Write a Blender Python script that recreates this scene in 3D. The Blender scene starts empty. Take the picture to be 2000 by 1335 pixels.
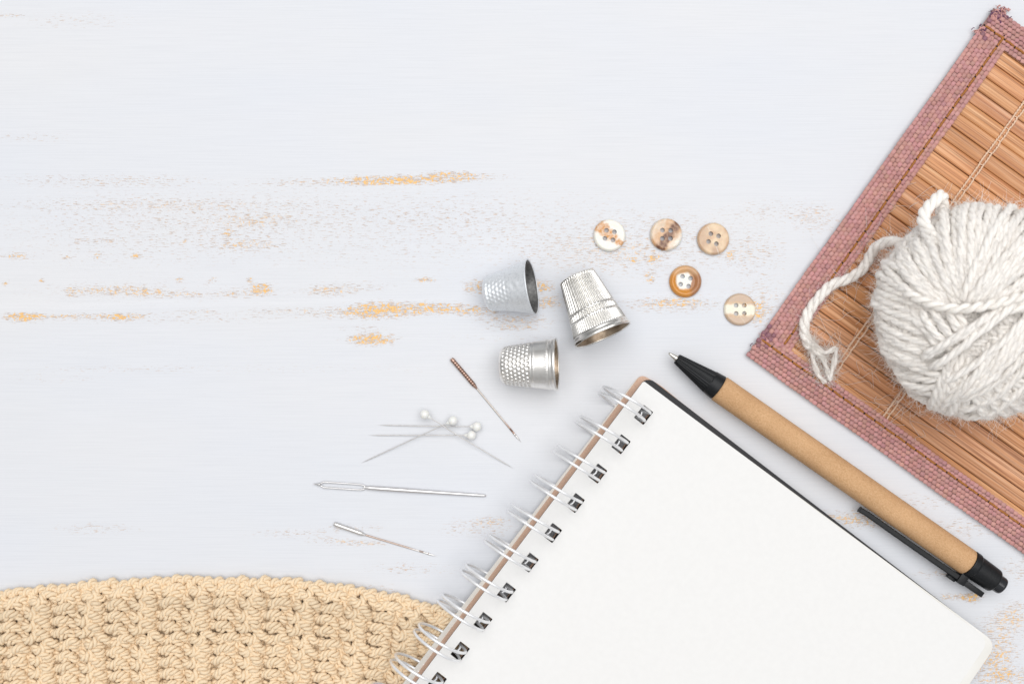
import bpy, bmesh, math, random
import numpy as np
from mathutils import Vector, Matrix, noise as mnoise

random.seed(7)
rng = np.random.default_rng(7)
SC = bpy.context.scene
COL = SC.collection

# ------------------------------------------------------------------ scale
# the geometry is worked out in photo pixels; one pixel of table = 0.1733 mm
S = 0.0001733
CX, CY, H = 1000.0, 667.5, 2200.0          # picture centre, camera height (px)


def P(x, y, z=0.0):
    """pixel (x right, y down) seen at height z -> point (x right, y up, z up), all in px"""
    k = (H - z) / H
    return np.array([(x - CX) * k, (CY - y) * k, z], float)


# ------------------------------------------------------------------ camera, world, lamps
cam_d = bpy.data.cameras.new('camera')
cam = bpy.data.objects.new('camera', cam_d)
COL.objects.link(cam)
cam.location = (0, 0, H * S)
cam.rotation_euler = (0, 0, 0)
cam_d.sensor_width = 36.0
cam_d.lens = 36.0 * H / 2000.0
cam_d.clip_start = 0.01
cam_d.clip_end = 50
cam_d.dof.use_dof = True
cam_d.dof.focus_distance = (H - 18) * S
cam_d.dof.aperture_fstop = 9.0
SC.camera = cam

world = bpy.data.worlds.new('World')
SC.world = world
world.use_nodes = True
wn, wl = world.node_tree.nodes, world.node_tree.links
wn.clear()
w_out = wn.new('ShaderNodeOutputWorld')
w_bg = wn.new('ShaderNodeBackground')
w_tc = wn.new('ShaderNodeTexCoord')
w_sep = wn.new('ShaderNodeSeparateXYZ')
w_rmp = wn.new('ShaderNodeValToRGB')
wl.new(w_tc.outputs['Generated'], w_sep.inputs[0])
wl.new(w_sep.outputs['Z'], w_rmp.inputs['Fac'])
wl.new(w_rmp.outputs['Color'], w_bg.inputs['Color'])
wl.new(w_bg.outputs[0], w_out.inputs[0])
e = w_rmp.color_ramp.elements
e[0].position = 0.0
e[0].color = (0.46, 0.455, 0.45, 1)
e[1].position = 0.95
e[1].color = (1.42, 1.425, 1.44, 1)
e2 = w_rmp.color_ramp.elements.new(0.30)
e2.color = (0.78, 0.78, 0.785, 1)
w_bg.inputs['Strength'].default_value = 0.43


def area(name, loc, target, size, power, color):
    d = bpy.data.lights.new(name, 'AREA')
    d.shape = 'RECTANGLE'
    d.size, d.size_y = size
    d.energy = power
    d.color = color
    o = bpy.data.objects.new(name, d)
    COL.objects.link(o)
    o.location = loc
    o.rotation_euler = (Vector(target) - Vector(loc)).to_track_quat('-Z', 'Y').to_euler()
    return o


area('window_light', (0.15, 0.50, 1.95), (0.0, 0.0, 0.0), (2.6, 2.2), 44.0, (1.0, 0.99, 0.985))

SC.view_settings.view_transform = 'Standard'
SC.view_settings.look = 'None'
SC.view_settings.gamma = 1.0
SC.view_settings.exposure = -0.03
SC.view_settings.use_curve_mapping = False


# ------------------------------------------------------------------ materials
def new_mat(name):
    m = bpy.data.materials.new(name)
    m.use_nodes = True
    nt = m.node_tree
    b = nt.nodes['Principled BSDF']
    return m, nt, b


def node(nt, kind, **kw):
    n = nt.nodes.new(kind)
    for k, v in kw.items():
        if k in n.inputs.keys():
            n.inputs[k].default_value = v
        else:
            setattr(n, k, v)
    return n


def noise_tex(nt, scale_xyz, detail=3.0, rough=0.55, coord='Object', dist=0.0):
    tc = node(nt, 'ShaderNodeTexCoord')
    mp = node(nt, 'ShaderNodeMapping')
    mp.inputs['Scale'].default_value = scale_xyz
    n = node(nt, 'ShaderNodeTexNoise')
    n.inputs['Scale'].default_value = 1.0
    n.inputs['Detail'].default_value = detail
    n.inputs['Roughness'].default_value = rough
    n.inputs['Distortion'].default_value = dist
    nt.links.new(tc.outputs[coord], mp.inputs['Vector'])
    nt.links.new(mp.outputs[0], n.inputs['Vector'])
    return n.outputs['Fac']


def ramp(nt, fac, stops):
    r = node(nt, 'ShaderNodeValToRGB')
    el = r.color_ramp.elements
    while len(el) < len(stops):
        el.new(0.5)
    for e_, (p, c) in zip(el, stops):
        e_.position = p
        e_.color = (c[0], c[1], c[2], 1)
    nt.links.new(fac, r.inputs['Fac'])
    return r.outputs['Color']


def mathn(nt, op, a, b=None, c=None, clamp=False):
    n = node(nt, 'ShaderNodeMath')
    n.operation = op
    n.use_clamp = clamp
    for i, v in enumerate((a, b, c)):
        if v is None:
            continue
        if isinstance(v, (int, float)):
            n.inputs[i].default_value = v
        else:
            nt.links.new(v, n.inputs[i])
    return n.outputs[0]


def mixc(nt, fac, a, b, blend='MIX'):
    n = node(nt, 'ShaderNodeMix')
    n.data_type = 'RGBA'
    n.blend_type = blend
    fi, ai, bi = n.inputs[0], n.inputs[6], n.inputs[7]
    for s_, v in ((fi, fac), (ai, a), (bi, b)):
        if isinstance(v, (int, float)):
            s_.default_value = v
        elif isinstance(v, tuple):
            s_.default_value = (v[0], v[1], v[2], 1)
        else:
            nt.links.new(v, s_)
    return n.outputs[2]


def bump(nt, b, height, strength, dist):
    n = node(nt, 'ShaderNodeBump')
    n.inputs['Strength'].default_value = strength
    n.inputs['Distance'].default_value = dist
    nt.links.new(height, n.inputs['Height'])
    nt.links.new(n.outputs[0], b.inputs['Normal'])
    return n


def attr(nt, name):
    n = node(nt, 'ShaderNodeAttribute')
    n.attribute_name = name
    return n


def simple(name, c1, c2=None, rough=0.5, metal=0.0, scale=(3000, 3000, 3000), detail=3, bmp=0.0, bdist=0.00005,
           lo=0.35, hi=0.65, spec=0.5, coat=0.0, sheen=0.0, sss=0.0):
    m, nt, b = new_mat(name)
    b.inputs['Roughness'].default_value = rough
    b.inputs['Metallic'].default_value = metal
    b.inputs['Specular IOR Level'].default_value = spec
    b.inputs['Coat Weight'].default_value = coat
    b.inputs['Coat Roughness'].default_value = 0.12
    if sheen:
        b.inputs['Sheen Weight'].default_value = sheen
        b.inputs['Sheen Roughness'].default_value = 0.5
    if sss:
        b.inputs['Subsurface Weight'].default_value = sss
        b.inputs['Subsurface Radius'].default_value = (1.0, 0.8, 0.6)
        b.inputs['Subsurface Scale'].default_value = 0.0012
    f = noise_tex(nt, scale, detail)
    c2 = c2 or tuple(v * 0.93 for v in c1)
    nt.links.new(ramp(nt, f, [(lo, c2), (hi, c1)]), b.inputs['Base Color'])
    if bmp:
        bump(nt, b, f, bmp, bdist)
    return m


def vcol_mat(name, rough=0.6, spec=0.4, scale=(4000, 4000, 4000), amt=0.12, bmp=0.0, bdist=0.00004, coat=0.0, sheen=0.0, sss=0.0, metal=0.0):
    """surface colour held in the mesh attribute 'tint' with a fine mottling on top"""
    m, nt, b = new_mat(name)
    b.inputs['Roughness'].default_value = rough
    b.inputs['Metallic'].default_value = metal
    b.inputs['Specular IOR Level'].default_value = spec
    b.inputs['Coat Weight'].default_value = coat
    b.inputs['Coat Roughness'].default_value = 0.15
    if sheen:
        b.inputs['Sheen Weight'].default_value = sheen
    if sss:
        b.inputs['Subsurface Weight'].default_value = sss
        b.inputs['Subsurface Radius'].default_value = (1.0, 0.7, 0.45)
        b.inputs['Subsurface Scale'].default_value = 0.001
    a = attr(nt, 'tint')
    f = noise_tex(nt, scale, 3)
    g = ramp(nt, f, [(0.3, (1 - amt,) * 3), (0.7, (1.0,) * 3)])
    c = mixc(nt, 1.0, a.outputs['Color'], g, 'MULTIPLY')
    nt.links.new(c, b.inputs['Base Color'])
    if bmp:
        bump(nt, b, f, bmp, bdist)
    return m


# ------------------------------------------------------------------ mesh builder (px in, metres out)
class MB:
    def __init__(self):
        self.v, self.q, self.t, self.c = [], [], [], []
        self.n = 0
        self.poly = []

    def add(self, v, quads=None, tris=None, col=None):
        v = np.asarray(v, float).reshape(-1, 3)
        self.v.append(v)
        if quads is not None and len(quads):
            self.q.append(np.asarray(quads, int) + self.n)
        if tris is not None and len(tris):
            self.t.append(np.asarray(tris, int) + self.n)
        c = np.ones((len(v), 3)) if col is None else np.broadcast_to(np.asarray(col, float), (len(v), 3))
        self.c.append(c)
        self.n += len(v)
        return self.n - len(v)

    def grid(self, V, closed_u=False, closed_v=False, col=None, flip=False):
        """V: (nu, nv, 3)"""
        nu, nv = V.shape[:2]
        iu = np.arange(nu if closed_u else nu - 1)
        iv = np.arange(nv if closed_v else nv - 1)
        a, b = np.meshgrid(iu, iv, indexing='ij')
        a2, b2 = (a + 1) % nu, (b + 1) % nv
        q = np.stack([a * nv + b, a2 * nv + b, a2 * nv + b2, a * nv + b2], -1).reshape(-1, 4)
        if flip:
            q = q[:, ::-1]
        if col is not None:
            col = np.asarray(col, float)
            if col.ndim == 3:
                col = col.reshape(-1, 3)
        return self.add(V.reshape(-1, 3), q, None, col)

    def ngon(self, idx):
        self.poly.append([int(i) for i in idx])

    def tube(self, pts, rad, sides=8, col=None, caps=True, frame=None, squash=None):
        pts = np.asarray(pts, float)
        n = len(pts)
        rad = np.broadcast_to(np.asarray(rad, float), (n,))
        T, N, B = frame if frame is not None else frames(pts)
        a = np.linspace(0, 2 * math.pi, sides, endpoint=False)
        ca, sa = np.cos(a), np.sin(a)
        if squash is not None:
            sa = sa * squash
        V = pts[:, None, :] + rad[:, None, None] * (ca[None, :, None] * N[:, None, :] + sa[None, :, None] * B[:, None, :])
        if col is not None and np.ndim(col) == 2:
            col = np.repeat(np.asarray(col, float)[:, None, :], sides, 1)
        o = self.grid(V, closed_v=True, col=col, flip=True)
        if caps:
            self.ngon([o + i for i in range(sides)])
            self.ngon([o + (n - 1) * sides + i for i in reversed(range(sides))])
        return o

    def box(self, lo, hi, col=None, M=None):
        x0, y0, z0 = lo
        x1, y1, z1 = hi
        v = np.array([[x0, y0, z0], [x1, y0, z0], [x1, y1, z0], [x0, y1, z0], [x0, y0, z1], [x1, y0, z1], [x1, y1, z1], [x0, y1, z1]], float)
        if M is not None:
            v = v @ M[:3, :3].T + M[:3, 3]
        q = [[0, 3, 2, 1], [4, 5, 6, 7], [0, 1, 5, 4], [1, 2, 6, 5], [2, 3, 7, 6], [3, 0, 4, 7]]
        return self.add(v, q, None, col)

    def build(self, name, material, parent=None, loc=None, smooth=True, tint=False, bevel=None, frame=None):
        """frame = (origin px, 3x3 axes as rows): the mesh is already in that local frame"""
        V = np.concatenate(self.v) if self.v else np.zeros((0, 3))
        if loc is not None:
            V = V - np.asarray(loc, float)
        V = V * S
        me = bpy.data.meshes.new(name)
        loops, starts, tot = [], [], 0
        if self.q:
            q = np.concatenate(self.q)
            starts.append(np.arange(len(q)) * 4 + tot)
            loops.append(q.reshape(-1))
            tot += q.size
        if self.t:
            t = np.concatenate(self.t)
            starts.append(np.arange(len(t)) * 3 + tot)
            loops.append(t.reshape(-1))
            tot += t.size
        for p in self.poly:
            starts.append(np.array([tot]))
            loops.append(np.array(p))
            tot += len(p)
        L = np.concatenate(loops).astype(np.int32)
        st = np.concatenate(starts).astype(np.int32)
        me.vertices.add(len(V))
        me.vertices.foreach_set('co', V.astype(np.float32).ravel())
        me.loops.add(len(L))
        me.loops.foreach_set('vertex_index', L)
        me.polygons.add(len(st))
        me.polygons.foreach_set('loop_start', st)
        me.polygons.foreach_set('use_smooth', np.full(len(st), smooth))
        me.update(calc_edges=True)
        me.validate()
        if tint:
            ca = me.color_attributes.new('tint', 'FLOAT_COLOR', 'POINT')
            C4 = np.concatenate([np.concatenate(self.c), np.ones((len(V), 1))], 1)
            ca.data.foreach_set('color', C4.astype(np.float32).ravel())
        o = bpy.data.objects.new(name, me)
        COL.objects.link(o)
        me.materials.append(material)
        if parent is not None:
            o.parent = parent
        elif loc is not None:
            o.location = [float(c) * S for c in loc]
        if bevel:
            bv = o.modifiers.new('bevel', 'BEVEL')
            bv.width = bevel * S
            bv.segments = 2
            bv.limit_method = 'ANGLE'
            bv.angle_limit = math.radians(35)
        return o


def frames(pts):
    pts = np.asarray(pts, float)
    n = len(pts)
    T = np.gradient(pts, axis=0)
    T /= np.linalg.norm(T, axis=1)[:, None] + 1e-12
    N = np.zeros_like(T)
    ref = np.array([0, 0, 1.0]) if abs(T[0, 2]) < 0.9 else np.array([1.0, 0, 0])
    v = ref - T[0] * np.dot(ref, T[0])
    v /= np.linalg.norm(v)
    N[0] = v
    for i in range(1, n):
        v = v - T[i] * np.dot(v, T[i])
        v /= np.linalg.norm(v) + 1e-12
        N[i] = v
    return T, N, np.cross(T, N)


def catmull(pts, ds):
    pts = np.asarray(pts, float)
    p = np.vstack([2 * pts[0] - pts[1], pts, 2 * pts[-1] - pts[-2]])
    out = []
    for i in range(1, len(p) - 2):
        k = max(2, int(np.linalg.norm(p[i + 1] - p[i]) / ds) + 1)
        t = np.linspace(0, 1, k, endpoint=False)[:, None]
        a, b, c, d = p[i - 1], p[i], p[i + 1], p[i + 2]
        out.append(0.5 * (2 * b + (c - a) * t + (2 * a - 5 * b + 4 * c - d) * t ** 2 + (-a + 3 * b - 3 * c + d) * t ** 3))
    out.append(pts[-1:])
    q = np.vstack(out)
    # even spacing
    L = np.concatenate([[0], np.cumsum(np.linalg.norm(np.diff(q, axis=0), axis=1))])
    m = max(4, int(L[-1] / ds) + 1)
    s = np.linspace(0, L[-1], m)
    return np.stack([np.interp(s, L, q[:, k]) for k in range(3)], 1)


def twisted(mb, ctrl, ply_r, helix_r, pitch, plies=3, sides=6, ds=3.0, phase=None, col=None, taper=True, flat=1.0):
    """a yarn of twisted plies along a path; returns the centre line"""
    c = catmull(ctrl, ds)
    T, N, B = frames(c)
    L = np.concatenate([[0], np.cumsum(np.linalg.norm(np.diff(c, axis=0), axis=1))])
    ph0 = random.uniform(0, 6.28) if phase is None else phase
    for k in range(plies):
        a = ph0 + 2 * math.pi * k / plies - 2 * math.pi * L / pitch
        off = np.cos(a)[:, None] * N + np.sin(a)[:, None] * B * flat
        q = c + helix_r * off
        t = np.gradient(q, axis=0)
        t /= np.linalg.norm(t, axis=1)[:, None] + 1e-12
        n = off - t * np.sum(off * t, 1)[:, None]
        n /= np.linalg.norm(n, axis=1)[:, None] + 1e-12
        b = np.cross(t, n)
        r = np.full(len(c), ply_r) * (1 + 0.06 * np.sin(L * 0.31 + k * 2.1 + ph0))
        if taper:
            r[0] *= 0.5
            r[-1] *= 0.5
        mb.tube(q, r, sides, col=col, frame=(t, n, b))
    return c


def lathe(mb, O, X, profile, ntheta, disp=None, col=None, flip=False, Zref=(0, 0, 1)):
    """profile: (n,2) of (distance along X, radius)"""
    O, X = np.asarray(O, float), np.asarray(X, float)
    X = X / np.linalg.norm(X)
    Z = np.asarray(Zref, float)
    Z = Z - X * np.dot(Z, X)
    Z /= np.linalg.norm(Z)
    Y = np.cross(Z, X)
    pr = np.asarray(profile, float)
    th = np.linspace(0, 2 * math.pi, ntheta, endpoint=False)
    xs, rs = pr[:, 0][:, None], pr[:, 1][:, None]
    R = rs + (disp(xs, th[None, :], rs) if disp else 0)
    V = O + xs[..., None] * X + R[..., None] * (np.cos(th)[None, :, None] * Z + np.sin(th)[None, :, None] * Y)
    mb.grid(V, closed_v=True, col=col, flip=flip)


def dens(profile, step):
    pr = np.asarray(profile, float)
    L = np.concatenate([[0], np.cumsum(np.linalg.norm(np.diff(pr, axis=0), axis=1))])
    s = np.linspace(0, L[-1], max(2, int(L[-1] / step)))
    return np.stack([np.interp(s, L, pr[:, 0]), np.interp(s, L, pr[:, 1])], 1)


def thing(name, label, cat, loc, group=None, rot=None):
    o = bpy.data.objects.new(name, None)
    COL.objects.link(o)
    o.empty_display_size = 0.01
    o.location = [float(c) * S for c in loc]
    if rot is not None:
        o.rotation_euler = rot
    o['label'], o['category'] = label, cat
    if group:
        o['group'] = group
    return o


def tag(o, label, cat, group=None):
    o['label'], o['category'] = label, cat
    if group:
        o['group'] = group
    return o


def sstep(a, b, x):
    t = np.clip((np.asarray(x, float) - a) / (b - a), 0, 1)
    return t * t * (3 - 2 * t)


def nz(x, y, z=0.0):
    return mnoise.noise(Vector((x, y, z)))


# ================================================================== TABLE TOP
WEAR = [  # px centre x, y, half sizes, strength
    (760, 352, 120, 11, .95), (880, 345, 60, 12, .8), (620, 356, 150, 9, .45), (200, 352, 220, 14, .42), (20, 30, 30, 5, .6), (150, 40, 130, 18, .3),
    (60, 268, 90, 10, .35), (300, 400, 330, 12, .28), (500, 430, 90, 14, .34), (445, 457, 10, 8, .95), (495, 435, 10, 4, .8), (360, 470, 6, 3, .8),
    (190, 470, 60, 4, .45), (480, 478, 70, 10, .5), (30, 500, 30, 8, .7), (190, 500, 9, 7, .8), (265, 501, 14, 5, .85), (130, 502, 14, 4, .7),
    (350, 546, 8, 6, .85), (415, 547, 8, 6, .9), (488, 546, 8, 6, .95), (510, 563, 26, 12, .95), (230, 566, 110, 11, .62), (140, 570, 16, 10, .85),
    (80, 548, 8, 5, .8), (10, 553, 8, 6, .8), (330, 575, 120, 7, .5), (480, 572, 60, 10, .5), (45, 619, 45, 11, .92), (140, 618, 90, 6, .6), (240, 619, 46, 8, .85),
    (390, 607, 50, 5, .5), (540, 606, 70, 7, .5), (740, 606, 75, 19, 1.0), (830, 602, 90, 14, .88), (650, 610, 80, 12, .55), (930, 606, 70, 14, .68),
    (725, 662, 55, 14, 1.0), (700, 640, 60, 6, .4), (830, 547, 26, 5, .88), (690, 560, 90, 12, .38), (640, 570, 60, 10, .55), (930, 560, 34, 16, .75), (1010, 625, 90, 12, .6),
    (1060, 560, 30, 14, .8), (1070, 590, 40, 16, .7), (1000, 640, 70, 6, .66), (900, 345, 120, 9, .5), (1240, 508, 10, 5, .85), (1276, 506, 16, 10, .8), (1270, 540, 14, 14, .7),
    (1310, 595, 130, 18, .5), (1320, 592, 70, 8, .5), (1470, 610, 30, 24, .75), (1425, 500, 8, 10, .8), (1490, 590, 60, 40, .42), (1320, 470, 200, 60, .30),
    (1600, 430, 60, 30, .42), (1520, 410, 110, 26, .34), (1480, 500, 60, 50, .3), (1150, 500, 160, 40, .3), (1500, 640, 30, 18, .4),
    (700, 455, 420, 70, .2), (250, 460, 300, 70, .22), (480, 400, 500, 50, .17), (1050, 420, 300, 60, .2), (690, 1030, 70, 8, .5), (570, 1040, 90, 9, .45), (190, 1032, 90, 12, .42),
    (960, 1015, 40, 10, .5), (930, 1030, 90, 20, .42), (710, 1060, 60, 7, .6), (640, 1055, 60, 8, .45), (800, 1110, 90, 14, .42), (730, 1150, 60, 12, .4),
    (1650, 1010, 60, 18, .6), (1720, 1020, 80, 14, .62), (1900, 1165, 20, 12, .95), (1870, 1165, 60, 8, .7), (1960, 1220, 60, 30, .6), (1950, 1270, 50, 30, .68), (1985, 1190, 40, 24, .5),
    (1930, 1310, 60, 30, .6), (1840, 1120, 60, 12, .5), (1800, 980, 80, 20, .4), (1880, 1030, 70, 24, .45), (1980, 1330, 60, 30, .6), (1990, 1110, 40, 30, .45),
    (330, 440, 420, 80, .09), (900, 480, 380, 90, .12), (1350, 520, 260, 90, .14), (300, 570, 340, 26, .2), (330, 620, 330, 12, .35), (1000, 660, 120, 8, .3), (560, 720, 500, 10, .16), (250, 720, 200, 8, .2), (100, 740, 120, 10, .2), (1000, 1250, 500, 60, .3),
]


def table_wear(X, Y):
    d = np.zeros_like(X)
    for cx, cy, sx, sy, a in WEAR:
        g = a * np.exp(-(((X - cx) / (sx * 0.95)) ** 2 + ((Y - cy) / (sy * 1.0)) ** 2) ** 1.8)
        d = 1 - (1 - d) * (1 - g)
    out = (X < 0) | (X > 2000) | (Y < 0) | (Y > 1335)
    band = 0.35 * np.exp(-((Y - 520) / 90.0) ** 2)
    return np.where(out, np.maximum(d, band), d)


def build_table():
    xs = np.concatenate([np.linspace(-3000, -110, 25), np.arange(-100, 2101, 5.0), np.linspace(2110, 5000, 25)])
    near = np.arange(-24, 25, 1.5)
    ys = np.concatenate([np.linspace(-2800, -110, 25), np.arange(-100, 567, 5.0), 597 + near, np.arange(628, 1436, 5.0), np.linspace(1445, 4200, 25)])
    Xp, Yp = np.meshgrid(xs, ys, indexing='ij')
    shear = np.where((Xp > -3000) & (Xp < 5000), -0.0165 * np.clip(Xp, -200, 2200), 0.0)
    w = np.clip(1 - np.abs(Yp - 597) / 400, 0, 1)
    Yq = Yp + shear * w
    off = Yp - 597
    z = -1.9 * sstep(6, -4, off) - 0.15 * np.exp(-((off + 7) / 2.5) ** 2)
    z = z + 0.5 * sstep(4, 10, off) * np.exp(-np.clip(off - 8, 0, 200) / 12.0)
    z = z * (0.75 + 0.25 * np.sin(Xp * 0.004 + 1))
    V = np.stack([Xp - CX, CY - Yq, z], -1)
    d = table_wear(Xp, Yq)
    mb = MB()
    mb.grid(V, col=np.repeat(d[..., None], 3, 2), flip=True)
    # underside and edges: one slab
    lo = mb.add([[-4000, 3467.5, -2], [4000, 3467.5, -2], [4000, -3532.5, -2], [-4000, -3532.5, -2],
                 [-4000, 3467.5, -120], [4000, 3467.5, -120], [4000, -3532.5, -120], [-4000, -3532.5, -120]],
                [[0, 4, 5, 1], [1, 5, 6, 2], [2, 6, 7, 3], [3, 7, 4, 0], [4, 7, 6, 5]], col=(0.1, 0.1, 0.1))

    m, nt, b = new_mat('worn_white_paint')
    b.inputs['Roughness'].default_value = 0.55
    b.inputs['Specular IOR Level'].default_value = 0.35
    d = attr(nt, 'tint').outputs['Fac']
    # object coords are metres: 1 px = S
    fine = noise_tex(nt, (45, 2600, 1), 4, 0.6)
    broad = noise_tex(nt, (5, 26, 1), 3, 0.5)
    blotch = noise_tex(nt, (14, 18, 1), 2, 0.5)
    streak = noise_tex(nt, (130, 900, 1), 3, 0.6)
    spk = noise_tex(nt, (900, 1080, 1), 3.0, 0.62, dist=0.8)
    dash = noise_tex(nt, (430, 3000, 1), 2.0, 0.6, dist=0.3)
    dots = noise_tex(nt, (1700, 2900, 1), 2.0, 0.6)
    base = ramp(nt, broad, [(0.3, (0.695, 0.715, 0.755)), (0.7, (0.72, 0.728, 0.752))])
    base = mixc(nt, 1.0, base, ramp(nt, fine, [(0.32, (0.955, 0.957, 0.96)), (0.6, (1, 1, 1))]), 'MULTIPLY')
    base = mixc(nt, 1.0, base, ramp(nt, blotch, [(0.3, (0.985, 0.99, 1.0)), (0.7, (1, 0.995, 0.985))]), 'MULTIPLY')
    # density shaken by streaks along the grain
    dd = mathn(nt, 'MULTIPLY', d, mathn(nt, 'ADD', mathn(nt, 'MULTIPLY', streak, 1.1), 0.42))
    thr = mathn(nt, 'SUBTRACT', 0.70, mathn(nt, 'MULTIPLY', dd, 0.228))
    m_or = mathn(nt, 'MULTIPLY', mathn(nt, 'SUBTRACT', spk, thr), 24.0, clamp=True)
    m_or = mathn(nt, 'MULTIPLY', m_or, mathn(nt, 'MULTIPLY', mathn(nt, 'SUBTRACT', d, 0.40), 2.8, clamp=True))
    thr2 = mathn(nt, 'SUBTRACT', 0.650, mathn(nt, 'MULTIPLY', dd, 0.17))
    m_da = mathn(nt, 'MULTIPLY', mathn(nt, 'SUBTRACT', dash, thr2), 20.0, clamp=True)
    m_da = mathn(nt, 'MULTIPLY', m_da, mathn(nt, 'MULTIPLY', d, 2.4, clamp=True))
    thr3 = mathn(nt, 'SUBTRACT', 0.672, mathn(nt, 'MULTIPLY', dd, 0.17))
    m_do = mathn(nt, 'MULTIPLY', mathn(nt, 'SUBTRACT', dots, thr3), 20.0, clamp=True)
    m_do = mathn(nt, 'MULTIPLY', m_do, mathn(nt, 'MULTIPLY', d, 2.0, clamp=True))
    wood = ramp(nt, dots, [(0.30, (0.80, 0.43, 0.12)), (0.5, (0.92, 0.54, 0.17)), (0.7, (0.90, 0.62, 0.28))])
    col = mixc(nt, mathn(nt, 'MULTIPLY', m_do, 0.42), base, (0.50, 0.42, 0.36))
    col = mixc(nt, mathn(nt, 'MULTIPLY', m_da, 0.62), col, ramp(nt, spk, [(0.42, (0.42, 0.30, 0.22)), (0.60, (0.62, 0.35, 0.14))]))
    col = mixc(nt, mathn(nt, 'MULTIPLY', m_or, 0.92), col, wood)
    nt.links.new(col, b.inputs['Base Color'])
    hgt = mathn(nt, 'SUBTRACT', mathn(nt, 'MULTIPLY', fine, 0.35), mathn(nt, 'ADD', m_or, mathn(nt, 'MULTIPLY', m_da, 0.6)))
    bump(nt, b, hgt, 0.6, 0.00007)
    o = mb.build('tabletop', m, tint=True)
    o['kind'] = 'structure'
    o['label'], o['category'] = 'white painted wooden tabletop with worn orange scuffs showing the bare wood', 'tabletop'


build_table()

# ================================================================== BAMBOO PLACEMAT
MA = math.atan2(0.581, 0.814)                   # slope of its long edge in the picture
MAT_O = P(1457, 694, 6)
MAT_O[2] = 0.0
ct, st_ = math.cos(MA), math.sin(MA)


def mat_pt(a, b):
    """local (a along slats, b across) -> world px"""
    return np.array([MAT_O[0] + a * ct + b * st_, MAT_O[1] - a * st_ + b * ct])


MAT_LEN, MAT_W = 1010.0, 832.0


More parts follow.
